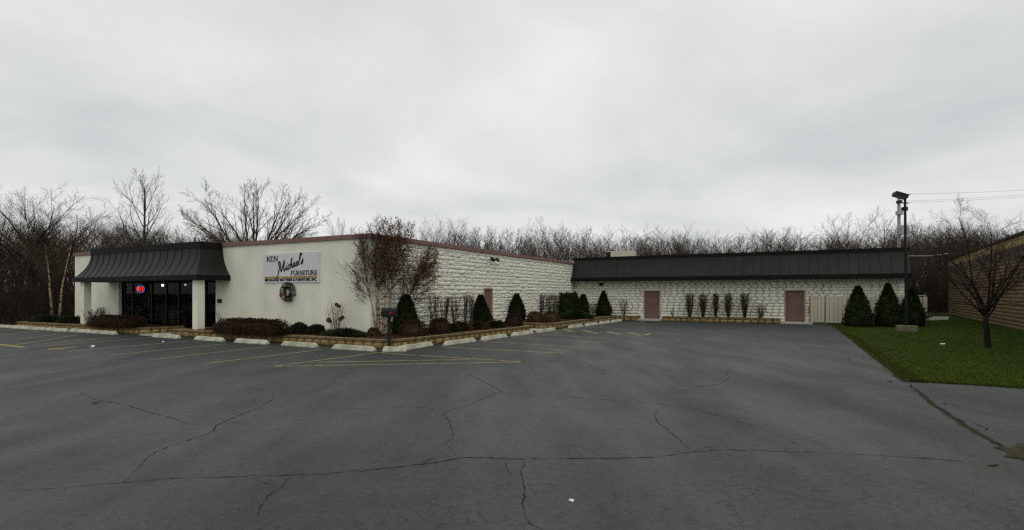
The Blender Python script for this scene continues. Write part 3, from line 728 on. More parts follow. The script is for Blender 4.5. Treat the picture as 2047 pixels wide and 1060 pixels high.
# doors of the wing
def store_door(x0, x1, yw, ztop, z0, rz, handle_left=True):
    d = empty('door', (x0, yw, z0), rz); d.parent = store; w = x1-x0
    MB().box(0.065, w-0.065, 0.09, 0.14, 0.01, ztop-z0-0.065).build('door_leaf', M_door, d)
    fr = MB(); fr.box(0.0, 0.06, -0.02, 0.2, 0, ztop-z0); fr.box(w-0.06, w, -0.02, 0.2, 0, ztop-z0); fr.box(0.06, w-0.06, -0.02, 0.2, ztop-z0-0.06, ztop-z0)
    fr.build('door_frame', M_frame, d)
    hx = 0.14 if handle_left else w-0.14
    MB().tube([(hx, 0.085, 0.95), (hx, 0.04, 0.95), (hx+(0.1 if handle_left else -0.1), 0.04, 0.95)], 0.014, 6).build('handle', M_galv, d)
    return d
store_door(D1[0], D1[1], YB, ZD, 0.10, 0)
store_door(D2[0], D2[1], YB, ZD, 0.10, 0)
MB().box(4.97, 6.70, 20.9, YB+0.3, -0.05, 0.10).build('doorstep', M_conc, store, bevel=0.012)
MB().box(13.80, 15.55, 20.9, YB+0.3, -0.05, 0.10).build('doorstep', M_conc, store, bevel=0.012)
store_door(0, 0.94, 0, 2.14, 0.10, 0).location = (-0.30, 8.62, 0.10)
sd = [o for o in store.children if o.name.startswith('door') and abs(o.location.y-8.62) < .01 and o.type == 'EMPTY'][0]
sd.rotation_euler = (0, 0, math.pi/2); sd.location = (0.0, 8.62, 0.10)
MB().box(0.03, 3.1, 8.0, 9.55, -0.02, 0.035).build('side_path', M_conc, store)
MB().box(-11.25, -9.62, -2.3, 0.2, -0.02, 0.05).build('entrance_path', M_conc, store)

# --- entrance canopy (concave standing-seam mansard)
CO, CI, CXL, CXR = 1.57, 1.07, -18.42, -8.33
def c_off(t): return CI+(CO-CI)*(1-t)**2.1
def c_z(t): return 2.66+1.20*t
NL = 12; can = MB()
for i in range(NL+1):
    t = i/NL; o = c_off(t); dx = CO-o
    can.v += [(CXL+dx, 0.0, c_z(t)), (CXL+dx, -o, c_z(t)), (CXR-dx, -o, c_z(t)), (CXR-dx, 0.0, c_z(t))]
for i in range(NL):
    for k in range(3): can.f.append((i*4+k, i*4+k+1, i*4+k+5, i*4+k+4))
canopy = can.build('entrance_canopy', M_roof, store)
fa = MB(); e = 0.03
fa.box(CXL-e, CXR+e, -CO-e, -CO+0.04, 2.44, 2.665); fa.box(CXR-0.04, CXR+e, -CO+0.041, -0.002, 2.44, 2.665); fa.box(CXL-e, CXL+0.04, -CO+0.041, -0.002, 2.44, 2.665)
fa.build('fascia', M_fascia, canopy)
MB().box(CXL+0.041, CXR-0.041, -CO+0.041, -0.002, 2.47, 2.49).build('soffit', M_soffit, canopy)
dxt = CO-CI
MB().box(CXL+dxt-0.02, CXR-dxt+0.02, -CI-0.03, -0.075, 3.862, 4.16).build('ridge_band', M_fascia, canopy)
cs = MB().tube([(0, -c_off(i/NL)-0.010, c_z(i/NL)) for i in range(NL+1)], 0.011, 4).mesh('seam', M_roof)
x = CXL+0.62
while x < CXR-0.5:
    put('seam', cs, canopy, (x, 0, 0)); x += 0.545
for yy in (-0.55, -1.02):
    MB().tube([(CXR-(CO-c_off(i/NL))+0.010, yy, c_z(i/NL)) for i in range(NL+1)], 0.017, 4).build('seam', M_roof, canopy)
for sx, s in ((CXR, -1), (CXL, 1)):
    MB().tube([(sx+s*(CO-c_off(i/NL)), -c_off(i/NL), c_z(i/NL)) for i in range(NL+1)], 0.022, 5).build('hip_trim', M_roof, canopy)
for px in (CXR-0.36, CXL+0.36):
    MB().box(px-0.17, px+0.17, -1.42, -1.08, 0.0, 2.468).build('canopy_post', M_stucco, store, bevel=0.01)
# --- glazed shop front, room behind
sf = MB(); GY = 0.20
bays = [OPL, -16.5, -14.75, -13.5, -12.45, -11.3, -10.35, OPR]
for k, bx in enumerate(bays): sf.box(bx-0.03 if k else bx, bx+0.03 if k < len(bays)-1 else bx, GY-0.05, GY+0.06, 0.12, 2.44)
sf.box(OPL, OPR, GY-0.052, GY+0.062, 2.44, 2.5); sf.box(OPL, OPR, GY-0.052, GY+0.062, 0.03, 0.12)
front_glass = sf.build('shop_front', M_alum, store)
for a, b in zip(bays[:-1], bays[1:]):
    MB().box(a+0.031, b-0.031, GY-0.006, GY+0.006, 0.121, 2.439).build('pane', M_glass, front_glass)
MB().box(-11.25, -11.2, GY-0.12, GY-0.08, 0.85, 1.35).build('door_pull', M_galv, front_glass)
room = MB(); room.box(XL+0.3, -0.3, 0.31, 9.0, 0.0, 0.06); room.box(XL+0.3, -0.3, 9.0, 9.1, 0.0, 3.0); room.box(XL+0.3, -0.3, 0.31, 9.0, 2.85, 2.95)
room.build('showroom', M_dark_in, store)
def sofa(x, y, rz, label):
    t = empty('sofa', W(x, y, 0.06), TH+rz, label, 'sofa')
    MB().box(-0.9, 0.9, -0.42, 0.42, 0.12, 0.42).build('seat', M_sofa, t, bevel=0.05)
    MB().box(-0.9, 0.9, 0.25, 0.47, 0.43, 0.88).build('backrest', M_sofa, t, bevel=0.06)
    for s in (-1, 1): MB().box(s*0.92-0.1, s*0.92+0.1, -0.42, 0.44, 0.12, 0.62).build('armrest', M_sofa, t, bevel=0.05)
    for sx in (-.8, .8):
        for sy in (-.35, .35): MB().box(sx-.03, sx+.03, sy-.03, sy+.03, 0, 0.12).build('leg', M_ink, t)
sofa(-14.6, 1.6, math.pi, 'dim sofa backing onto the dark shop window')
sofa(-16.6, 3.4, 0.6, 'dim sofa standing deeper inside the dark showroom')
M_bulb = emit('warm_bulb', (1.0, 0.86, 0.6), 14.0); M_bulb2 = emit('dim_bulb', (0.9, 0.85, 0.7), 1.2)
def ceiling_lamp(px, py, y, m, r, label):
    x = SX(px, y); p = W(x, y); z = EYE-(py-HYP)*p.y/FPX
    t = empty('ceiling_lamp', (p.x, p.y, z), 0, label, 'lamp')
    bpy_m = bmesh.new(); bmesh.ops.create_uvsphere(bpy_m, u_segments=12, v_segments=8, radius=r); me = bpy.data.meshes.new('bulb'); bpy_m.to_mesh(me); bpy_m.free(); me.materials.append(m)
    put('bulb', me, t)
    MB().tube([(0,0,r*0.8), (0,0,2.86-z)], 0.012, 6).build('stem', M_alum, t)
    MB().tube([(0,0,r*1.1), (0,0,r*1.6)], [r*1.3, r*.5], 10).build('lamp_shade', M_alum, t)
ceiling_lamp(325, 570.5, 1.2, M_bulb, 0.055, 'lit warm ceiling lamp inside the dark shop window')
ceiling_lamp(370.5, 569.5, 1.6, M_bulb2, 0.05, 'faint ceiling lamp inside the shop window beside the canopy post')
# small fittings
MB().box(SX(437.5,0), SX(443.5,0), -0.09, 0.0, 1.42, 1.60).build('meter_box', M_black, store, bevel=0.01)
ry = SX(1203, YB)
wl_ = MB(); wl_.box(ry-0.14, ry+0.14, YB-0.24, YB-0.04, 2.42, 2.62); wl_.build('wall_light', M_black, store, bevel=0.03)
t = empty('flood_light', (0.0, SY(982,0), 3.72)); t.parent = store
MB().box(-0.03, 0.05, -0.07, 0.07, -0.07, 0.07).build('back_plate', M_black, t)
for s in (-1, 1):
    MB().tube([(0.05, 0, 0), (0.16, s*0.16, 0.0), (0.19, s*0.2, -0.02)], 0.02, 6).build('arm', M_black, t)
    MB().tube([(0.16, s*0.20, 0.05), (0.24, s*0.24, -0.03), (0.32, s*0.28, -0.10)], [0.05, 0.075, 0.10], 10).build('lamp_head', M_black, t)
# rooftop unit
u = empty('rooftop_unit', W(1.85, 27.5, 4.28), TH, 'beige box air unit with dark grille on the wing roof', 'air conditioner')
ztop = EYE+(HYP-503)*W(1.85,27.5).y/FPX-4.28
MB().box(-0.55, 1.25, -0.6, 0.6, 0.02, ztop).build('casing', M_acunit, u, bevel=0.02)
MB().box(-0.95, -0.551, -0.5, 0.5, 0.05, ztop-0.05).build('grille', M_black, u, bevel=0.02)
MB().box(-1.0, -0.552, -0.55, 0.55, ztop-0.049, ztop).build('grille_hood', M_acunit, u)

# ------------------------------------------------------------------ shop sign
SGX0, SGX1, SGZ0, SGZ1 = -5.98, -2.68, 2.31, 3.56
SW, SH = SGX1-SGX0, SGZ1-SGZ0
sign = empty('shop_sign', W(SGX0, -0.001, SGZ0), TH, 'white shop sign with black KEN Michael\'s FURNITURE lettering on the cream wall', 'sign')
MB().box(0, SW, -0.045, 0.0, 0, SH).build('panel', M_panel, sign)
MB().box(0.03, SW-0.12, -0.056, -0.047, SH*0.155, SH*0.215).build('stripe', M_gold, sign)
def strokes(name, ss, parent, x0, z0, m, y=-0.060, d=0.014):
    mb = MB()
    for pts, w in ss:
        P = [Vector(p) for p in pts]; n = len(P); Lf, Rt = [], []
        for i, p in enumerate(P):
            dd = P[min(i+1, n-1)]-P[max(i-1, 0)]
            if dd.length < 1e-9: dd = Vector((1,0))
            dd.normalize(); nr = Vector((-dd.y, dd.x))*w*0.5
            Lf.append(p+nr); Rt.append(p-nr)
        for i in range(n-1):
            q = [Lf[i], Lf[i+1], Rt[i+1], Rt[i]]; b = len(mb.v)
            mb.v += [(a.x, y, a.y) for a in q] + [(a.x, y+d, a.y) for a in q]
            mb.f += [(b, b+1, b+2, b+3), (b, b+4, b+5, b+1), (b+2, b+6, b+7, b+3), (b+1, b+5, b+6, b+2), (b, b+3, b+7, b+4)]
    return mb.build(name, m, parent, (x0, 0, z0))
def arc(cx, cz, rx, rz, a0, a1, n=8): return [(cx+rx*math.cos(math.radians(a0+(a1-a0)*k/n)), cz+rz*math.sin(math.radians(a0+(a1-a0)*k/n))) for k in range(n+1)]
TK, TN, SF = 0.17, 0.085, 0.07
def ser(x, z, w=0.32): return ([(x-w/2, z), (x+w/2, z)], SF)
GL = {
 'K': (0.86, [([(.14,0),(.14,1)],TK), ser(.14,.03), ser(.14,.97), ([(.2,.42),(.74,1)],TN), ([(.34,.56),(.78,0)],TK), ser(.74,.97,.26), ser(.76,.03,.28)]),
 'E': (0.74, [([(.14,0),(.14,1)],TK), ([(0,.96),(.66,.96)],TN), ([(.62,.97),(.62,.76)],TN), ([(.14,.52),(.5,.52)],TN), ([(.5,.62),(.5,.42)],TN), ([(0,.04),(.7,.04)],TN), ([(.66,.03),(.66,.26)],TN)]),
 'N': (0.92, [([(.14,0),(.14,1)],TN), ([(.1,.98),(.78,.02)],TK), ([(.78,0),(.78,1)],TN), ser(.14,.03,.28), ser(.08,.97,.2), ser(.78,.97,.28)]),
 'F': (0.70, [([(.14,0),(.14,1)],TK), ([(0,.96),(.64,.96)],TN), ([(.6,.97),(.6,.74)],TN), ([(.14,.50),(.48,.50)],TN), ([(.48,.6),(.48,.4)],TN), ser(.14,.03)]),
 'U': (0.90, [([(.14,1),(.14,.35)]+arc(.44,.35,.30,.31,180,360),TK*.85), ([(.74,.35),(.74,1)],TN), ser(.14,.97), ser(.74,.97,.26)]),
 'R': (0.86, [([(.14,0),(.14,1)],TK), ([(.02,.96),(.4,.96)]+arc(.4,.735,.22,.225,90,-90)+[(.14,.5)],TN*1.2), ([(.38,.5),(.74,.03)],TK), ser(.14,.03), ser(.76,.03,.22)]),
 'I': (0.42, [([(.18,0),(.18,1)],TK), ser(.18,.03), ser(.18,.97)]),
 'T': (0.78, [([(.38,0),(.38,1)],TK), ([(.03,.95),(.73,.95)],TN), ([(.05,.97),(.05,.74)],TN), ([(.71,.97),(.71,.74)],TN), ser(.38,.03)]),
}
def serif_word(word, x0, z0, h, width, parent):
    tot = sum(GL[c][0] for c in word); sx = width/tot; x = x0
    for c in word:
        adv, ss = GL[c]
        strokes('letter', [([(p[0]*sx, p[1]*h) for p in pts], w*h) for pts, w in ss], parent, x, z0, M_ink); x += adv*sx
serif_word('KEN', SW*0.05, SH*0.735, SH*0.175, SW*0.215, sign)
serif_word('FURNITURE', SW*0.50, SH*0.245, SH*0.155, SW*0.47, sign)
# script word, rising baseline
SCR = {
 'M': (1.22, [[(-.42,-.22),(-.34,-.34),(-.2,-.30),(-.08,-.1),(.02,.4),(.1,1.02),(.0,1.12),(-.14,1.1),(-.22,1.0),(-.2,.86),(-.12,.84)], [(.1,1.02),(.42,.06),(.5,.1),(.82,1.08),(.86,1.0),(.88,.2),(.95,.02),(1.08,.08),(1.18,.2)]]),
 'i': (0.34, [[(.02,.12),(.12,.5),(.14,.12),(.2,.02),(.34,.14)], [(.17,.68),(.2,.74)]]),
 'c': (0.42, [[(.34,.42),(.28,.52),(.14,.48),(.05,.26),(.08,.06),(.2,.0),(.34,.1),(.42,.18)]]),
 'h': (0.52, [[(.02,.1),(.2,.8),(.24,1.06),(.16,1.1),(.1,.9),(.06,.4),(.06,0)], [(.06,.28),(.2,.5),(.32,.48),(.32,.16),(.38,.02),(.52,.14)]]),
 'a': (0.52, [[(.34,.44),(.22,.52),(.08,.4),(.04,.14),(.12,.02),(.24,.1),(.34,.44),(.34,.14),(.4,.02),(.52,.14)]]),
 'e': (0.42, [[(.04,.22),(.22,.3),(.3,.44),(.2,.52),(.08,.42),(.04,.18),(.12,.02),(.26,.04),(.42,.18)]]),
 'l': (0.34, [[(.02,.12),(.2,.6),(.28,1.2),(.2,1.3),(.12,1.1),(.08,.3),(.14,.02),(.24,.04)]]),
 "'": (0.10, [[(.12,1.16),(.08,.98)]]),
 's': (0.42, [[(.02,.06),(.2,.34),(.28,.62),(.34,.34),(.32,.1),(.2,.0),(.08,.06)]]),
}
x = 0.0; hs = SH*0.345; an = math.radians(15); xs = SW*0.275; zs = SH*0.315
ln = sum(SCR[c][0] for c in "Michael's"); kx = SW*0.445/math.cos(an)/ln
for c in "Michael's":
    adv, ss = SCR[c]; out = []
    for pts in ss:
        q = []
        for (a, b) in pts:
            lx = (x+a)*kx + b*hs*0.22; lz = b*hs*(0.88 if c != 'M' else 1.0)
            q.append((lx*math.cos(an)-lz*math.sin(an)*0.25, lx*math.sin(an)+lz))
        out.append((q, 0.040 if c != 'M' else 0.048))
    strokes('letter', out, sign, xs, zs, M_ink); x += adv
fc = bpy.data.curves.new('small_print', 'FONT'); fc.body = 'MILWAUKEE MATTRESS & FURNITURE, INC.'; fc.size = 0.155; fc.extrude = 0.004; fc.offset = 0.006
fo = bpy.data.objects.new('tmp', fc); COL.objects.link(fo); bpy.context.view_layer.update()
fm = bpy.data.meshes.new_from_object(fo); bpy.data.objects.remove(fo)
wmax = max(v.co.x for v in fm.vertices); fm.materials.clear(); fm.materials.append(M_ink)
put('small_lettering', fm, sign, (0.035, -0.052, SH*0.055), (math.pi/2, 0, 0), ((SW-0.16)/wmax, 1, 1))

# ------------------------------------------------------------------ open sign (lit tubes)
M_nred = emit('neon_red', (1.0, 0.05, 0.012), 1.8); M_nblue = emit('neon_blue', (0.14, 0.22, 0.95), 1.1)
oy = 0.36; ox = SX(281, oy); op = W(ox, oy); oz = EYE-(578-HYP)*op.y/FPX
neon = empty('open_sign', (op.x, op.y, oz), TH, 'lit red OPEN sign in a blue ring hanging in the shop window', 'sign')
MB().tube([(0.36*math.cos(a*math.pi/16), 0, 0.195*math.sin(a*math.pi/16)) for a in range(33)], 0.016, 6, False).build('ring', M_nblue, neon)
def tubeglyph(pts, cx): MB().tube([(cx+p[0]*0.12, -0.01, (p[1]-0.5)*0.22) for p in pts], 0.018, 6).build('letter', M_nred, neon)
tubeglyph([(0.45+.42*math.cos(a*.3927), .5+.5*math.sin(a*.3927)) for a in range(17)], -0.29)
tubeglyph([(.05,0),(.05,1),(.6,1),(.75,.75),(.6,.5),(.05,.5)], -0.145)
tubeglyph([(.7,1),(.05,1),(.05,.52),(.6,.5),(.05,.48),(.05,0),(.7,0)], 0.02)
tubeglyph([(.05,0),(.05,1),(.7,0),(.7,1)], 0.165)
MB().box(-0.3, 0.3, 0.03, 0.05, -0.15, 0.15).build('backing', M_black, neon)

# ------------------------------------------------------------------ wreath
wx = SX(579, 0); wp = W(wx, -0.10); wz = EYE-(584-HYP)*wp.y/FPX
wreath = empty('wreath', (wp.x, wp.y, wz), TH, 'green Christmas wreath with a red bow on the cream wall', 'wreath')
rw_ = np.random.default_rng(9); n = 1500
a = rw_.uniform(0, 2*np.pi, n); ph = rw_.uniform(0, 2*np.pi, n); rr = 0.075*np.sqrt(rw_.random(n))+0.02
C = np.stack([0.29*np.cos(a), np.zeros(n), 0.29*np.sin(a)], 1); R = np.stack([np.cos(a)*np.cos(ph), np.sin(ph), np.sin(a)*np.cos(ph)], 1)
Dv = R+0.9*np.stack([-np.sin(a), np.zeros(n), np.cos(a)], 1)*0.8
V, F = leaves_np(C+R*rr[:,None], Dv, rw_.uniform(.06, .11, n), .022, rw_)
put('foliage', mesh_np('foliage', V, [F], M_wreath), wreath)
bow = MB()
for s in (-1, 1):
    for k in range(6):
        t0, t1 = k/6*2*math.pi, (k+1)/6*2*math.pi
        f = lambda t: (s*(0.075*(1-math.cos(t))*0.75), -0.12, 0.05*math.sin(t))
        p, q = f(t0), f(t1); bow.face([(p[0], p[1]-.02, p[2]), (q[0], q[1]-.02, q[2]), (q[0], q[1]+.03, q[2]), (p[0], p[1]+.03, p[2])])
    bow.face([(0,-.13,0), (s*.04,-.13,-.16), (s*.085,-.13,-.14), (s*.02,-.13,.02)])
bow.box(-.022, .022, -.15, -.10, -.022, .022); bow.build('bow', M_red, wreath, (-0.24, 0, -0.12))

# ------------------------------------------------------------------ board fence at the wing's end
fy = 21.55
fence = empty('board_fence', W(SX(1694,fy), fy), TH, 'tan vertical board fence behind the three dark arborvitae', 'fence')
x0, x1 = SX(1694, fy), SX(1849, fy)
bd = MB().box(0, 0.195, -0.012, 0.012, 0.06, 1.66).mesh('board', M_fence, bevel=0.004)
x = 0.06; rf = random.Random(2)
while x < x1-x0-0.06:
    put('board', bd, fence, (x, rf.gauss(0, .003), rf.gauss(0, .004))); x += 0.222
for px in (0.0, (x1-x0)*0.5, x1-x0):
    MB().box(px-0.05, px+0.05, 0.014, 0.114, -0.1, 1.72).build('post', M_fence, fence, bevel=0.006)
for z in (0.3, 1.45): MB().box(0.05, x1-x0-0.05, 0.013, 0.05, z, z+0.09).build('rail', M_fencepost, fence)
MB().box(0.0, x1-x0+0.05, -0.03, 0.12, 1.725, 1.765).build('cap_rail', M_fence, fence)
def gate(pa, pb, label, tilt, n, yb):
    a, b = SX(pa, fy), SX(pb, fy); g = empty('fence_gate', W(a, fy), TH+tilt, label, 'gate'); w = b-a
    bw = w/n
    gm = MB().box(0.010, bw-0.012, -0.012, 0.012, yb, 1.66).mesh('board', M_fence, bevel=0.004)
    for k in range(n): put('board', gm, g, (k*bw, rf.gauss(0, .002), 0))
    for z in (yb+0.08, 1.5): MB().box(0.02, w-0.02, 0.013, 0.05, z, z+0.09).build('rail', M_fencepost, g)
    MB().box(-0.0, w, -0.014, 0.03, 1.662, 1.69).build('top_rail', M_fence, g)
    MB().box(-0.05, 0.0, -0.03, 0.07, -0.05, 1.75).build('post', M_fencepost, g, bevel=0.006)
gate(1620, 1648.5, 'narrow tan board gate next to the mauve door', 0.0, 4, 0.12)
gate(1650.5, 1692, 'wider tan board gate sagging open beside the arborvitae', -0.05, 5, 0.10)

# ------------------------------------------------------------------ neighbouring tan block building
C1 = Vector(W(26.7, 44.0)[:2]); C2 = Vector(W(24.4, 18.8)[:2]); dn = (C2-C1).normalized(); an_ = math.atan2(dn.y, dn.x)
nb = empty('block_building', (C1.x, C1.y, 0), an_, 'tan concrete block building with dark roof edge beyond the lawn', 'building')
NLn = 46.0
core = MB().box(0, NLn, 0.034, 14, -0.2, 3.63).build('wall', M_tanblock, nb)
block_wall(core, (0.0, 0.022), 0.0, NLn, 0.0, 18, TAN, [], 31, 0.40, 0.40, M_tanblock, 295, lambda t: abs(t[0]-21.5)+(0 if t[1] < 1.85 else 9), 0.002, 0.2, 1)
MB().box(-0.02, NLn, -0.008, 14.02, 3.632, 4.24).build('brown_band', M_tanband, nb)
MB().box(-0.005, NLn, 0.006, 14.005, 4.242, 4.72).build('parapet', M_tantop, nb)
MB().box(-0.08, NLn, -0.08, 14.1, 4.722, 4.86).build('roof_edge', M_fascia, nb)

# ------------------------------------------------------------------ area light on its pole, utility pole, wires
lp = G(1812, 663)
pole = empty('light_pole', lp, 0, 'black square light pole with box lamp on a concrete footing', 'lamp post')
MB().box(-0.40, 0.40, -0.30, 0.30, -0.1, 0.30).build('footing', mat('mossy_concrete', (0.11, 0.105, 0.065), (0.19, 0.18, 0.13), 0.95, 5, 6), pole, rot=(0,0,TH), bevel=0.02)
MB().tube([(0,0,0.30), (-0.07,0,6.55)], [0.085, 0.065], 4).build('pole', M_black, pole)
M_ = Matrix.Translation((-0.28, 0, 6.62)) @ Matrix.Rotation(math.radians(20), 4, 'Y') @ Matrix.Rotation(math.radians(-10), 4, 'Z')
MB().box(-0.31, 0.27, -0.2, 0.2, -0.10, 0.10, M_).build('lamp_head', M_black, pole, bevel=0.02)
MB().box(-0.26, 0.2, -0.16, 0.16, -0.115, -0.101, M_).build('lens', M_galv, pole)
def at(px, py, Y): return Vector(((px-CXP)/FPX*Y, Y, EYE-(py-HYP)*Y/FPX))
uY = 46.0; ub = at(1797, 640, uY); ub.z = 0
up = empty('utility_pole', ub, 0, 'weathered utility pole with grey transformer boxes behind the wing roof', 'utility pole')
zt = at(0, 393, uY).z
MB().tube([(0,0,-0.2), (0,0,zt)], [0.17, 0.125], 10).build('pole', M_polewood, up, smooth=True)
for (pxa, pxb, pya, pyb, dy, m, nm) in ((1791,1806,452,470,-0.5,M_galv,'transformer'), (1811.5,1817.5,455,466,0.1,M_galv,'transformer'), (1790,1796,402,407,-0.3,M_black,'cutout'), (1788,1797,423,431,-0.35,M_galv,'bracket'), (1800,1807,415,423,-0.3,M_black,'cutout')):
    a, b = at(pxa, pyb, uY)-ub, at(pxb, pya, uY)-ub
    MB().box(a.x, b.x, dy-0.2, dy+0.25, a.z, b.z).build(nm, m, up, bevel=0.03)
a = at(1792, 406, uY)-ub; b = at(1816, 402, uY)-ub
MB().box(a.x, b.x, -0.06, 0.06, a.z-0.05, a.z+0.05).build('crossarm', M_polewood, up)
a = at(1806, 389, uY)-ub; MB().tube([(0,0,zt-0.15), (a.x, 0, a.z), (a.x+0.65, 0, a.z)], 0.03, 5).build('crossarm', M_galv, up)
for (pa, pb) in (((1817,388),(2047,373.5)), ((1812,402),(2047,383)), ((1815,405),(2047,387))):
    A = at(pa[0], pa[1], uY); Bq = at(pb[0], pb[1], uY+4); Bq = A+(Bq-A)*2.2
    pts = [A.lerp(Bq, k/20) - Vector((0,0,1.2*(k/20)*(1-k/20))) for k in range(21)]
    o = MB().tube([p-A for p in pts], 0.008, 4).build('power_line', M_black, None, A)
    tag(o, 'thin overhead power line running from the utility pole', 'wire', 'power lines from the utility pole')
A = at(1813, 512, 36.5); Bq = at(1895, 507, 45)
o = MB().tube([Vector((0,0,0)), (Bq-A)*0.5-Vector((0,0,0.1)), Bq-A], 0.022, 5).build('service_cable', M_galv, None, A)
tag(o, 'pale service cable strung between the wing and the block building', 'cable')

# ------------------------------------------------------------------ mailbox
mp_ = G(778, 700.5); mbx = empty('mailbox', mp_, math.radians(18), 'black mailbox with red flag on a dark green post', 'mailbox')
MB().box(-0.055, 0.055, -0.055, 0.055, -0.05, 1.08).build('post', M_dgreen, mbx, bevel=0.006)
MB().box(-0.22, 0.22, -0.07, 0.07, 1.081, 1.10).build('shelf', M_dgreen, mbx)
prof = [(-0.085,0), (-0.085,0.13)] + [(-0.085*math.cos(t*math.pi/10), 0.13+0.10*math.sin(t*math.pi/10)) for t in range(1,10)] + [(0.085,0.13), (0.085,0)]
bx = MB()
for xx in (-0.25, 0.25): bx.v += [(xx, p[0]*1.25, p[1]*1.22) for p in prof]
n = len(prof)
for k in range(n): bx.f.append((k, (k+1) % n, n+(k+1) % n, n+k))
bx.f.append(tuple(reversed(range(n)))); bx.f.append(tuple(range(n, 2*n)))
bx.build('box', M_black, mbx, (0.0, 0, 1.102), smooth=False)
MB().box(-0.262, -0.251, -0.10, 0.10, 1.105, 1.24).build('door', M_black, mbx)
MB().box(-0.02, 0.12, -0.118, -0.109, 1.20, 1.225).box(-0.02, 0.05, -0.119, -0.110, 1.225, 1.25).build('flag', M_red, mbx)
for s in (-1, 1):
    MB().tube([(s*0.15-0.045,-0.08,0.0), (s*0.15-0.045,-0.08,0.15), (s*0.15+0.045,-0.08,0.15), (s*0.15+0.045,-0.08,0.0)], 0.012, 6).build('anchor_loop', mat('rusty_rod', (0.10,0.05,0.03), None, 0.9), mbx)

# accessible parking sign
hp = G(402, 657.5, 0.275); hs_ = empty('parking_sign', hp, 0, 'pale blue accessible-parking sign on a leaning dark post beside the canopy post', 'sign')
lean = Vector((-0.11, 0, 1.33))
MB().tube([(0,0,-0.1), lean], 0.026, 4).build('post', M_dgreen, hs_)
Mh = Matrix.Translation(lean+Vector((-0.02,-0.02,-0.16))) @ Matrix.Rotation(math.radians(62), 4, 'Z') @ Matrix.Rotation(math.radians(-4), 4, 'Y')
MB().box(-0.15, 0.15, -0.032, -0.028, -0.22, 0.24, Mh).build('plate', M_palesign, hs_)
MB().box(-0.10, 0.10, -0.036, -0.033, -0.15, 0.06, Mh).build('symbol_field', M_blue, hs_)
sy = MB()
def sbar(p, q, w=0.012):
    p, q = Vector(p), Vector(q); d = (q-p).normalized(); nr = Vector((-d.y, d.x))*w
    sy.face([Mh @ Vector((v.x, -0.038, v.y)) for v in (p-nr, q-nr, q+nr, p+nr)])
ring = [(-0.01+0.045*math.cos(k*.7854), -0.08+0.045*math.sin(k*.7854)) for k in range(-5, 1)]
for p, q in zip(ring[:-1], ring[1:]): sbar(p, q, .008)
sbar((-.01,.03), (-.01,-.03)); sbar((-.01,-.03), (.04,-.03)); sbar((.04,-.03), (.06,-.10)); sbar((-.01,.005), (.03,.005), .008)
sy.build('wheelchair_symbol', M_ivory, hs_)
pz = MB().box(-8.33-0.36-0.05, -8.33-0.36+0.06, -1.428, -1.421, 1.62, 1.86).build('notice', M_panel, store)

# litter
def litter(px, py, s, label, seed):
    r = random.Random(seed); g = G(px, py); bm = bmesh.new(); bmesh.ops.create_icosphere(bm, subdivisions=2, radius=s)
    for v in bm.verts: v.co *= r.uniform(0.6, 1.25); v.co.z = max(v.co.z*0.55, -s*0.3)+s*0.3
    me = bpy.data.meshes.new('litter'); bm.to_mesh(me); bm.free(); me.materials.append(M_ivory)
    tag(put('litter', me, None, g), label, 'litter')
litter(185, 694, 0.07, 'crumpled white paper in the bays before the long planter', 1)
litter(326, 684, 0.045, 'small white scrap on the bay line near the entrance path', 2)
litter(1142, 1002, 0.022, 'tiny white scrap on the open cracked asphalt', 3)
litter(1884, 690, 0.085, 'white crumpled wrapper lying on the green lawn', 4)
M_pot = mat('brown_scrap', (0.06, 0.035, 0.02), (0.1, 0.06, 0.03), 0.9, 8)
for (px, py, lb, sd) in ((522, 702, 'brown leaf clump on the bay lines below the hedge', 7), (189, 808, 'dark dry leaf lying at the end of a long crack', 8)):
    r = random.Random(sd); mb = MB()
    for k in range(7):
        c = Vector((r.gauss(0,.035), r.gauss(0,.02), 0.012)); q = [c+Vector((r.gauss(0,.025), r.gauss(0,.02), abs(r.gauss(0,.012)))) for _ in range(4)]
        mb.face(q)
    tag(mb.build('leaf_clump', M_pot, None, G(px, py)), lb, 'leaves')

# ------------------------------------------------------------------ shrubs
SOIL = 0.27
def dims(px, base, w, top, z=SOIL):
    p = G(px, base, z); k = p.y/FPX
    return p, w*k, (base-top)*k
def seat(px, base, w, top, z=SOIL):
    if isinstance(base, tuple):                # ('y', d) or ('x', d): a line of the store's frame the plant stands on
        p = W(SX(px, base[1]), base[1], z) if base[0] == 'y' else W(base[1], SY(px, base[1]), z)
        base = HYP+(EYE-z)*FPX/p.y
        return p, w*p.y/FPX, (base-top)*p.y/FPX
    return dims(px, base, w, top, z)
def widen(px, w, depth, rot):
    """length of a box turned by rot whose outline spans w across the line of sight"""
    r = (px-CXP)/FPX; f = abs(math.cos(rot)-r*math.sin(rot)); g = abs(-math.sin(rot)-r*math.cos(rot))
    return max(w*0.55, (w-0.75*depth*g)/f)
def lathe_core(w, h, f, seed, n=14, m=9, k=0.86):
    r = np.random.default_rng(seed); V, F = [], []
    for j in range(m+1):
        t = j/m*0.97
        for i in range(n):
            a = 2*math.pi*i/n; q = f(t)*w/2*k*(1+r.normal()*0.05)
            V.append((q*math.cos(a), q*math.sin(a), t*h))
    for j in range(m):
        for i in range(n): F.append((j*n+i, j*n+(i+1) % n, (j+1)*n+(i+1) % n, (j+1)*n+i))
    return np.array(V), np.array(F)
def egg(t): return np.where(t < 0.16, 0.80+t*1.25, (np.clip(1-((t-0.16)/0.86)**1.55, 0, 1))**0.85)
def cone(t): return np.where(t < 0.10, 0.85+t*1.5, (np.clip(1-((t-0.10)/0.92)**1.35, 0, 1))**0.95)
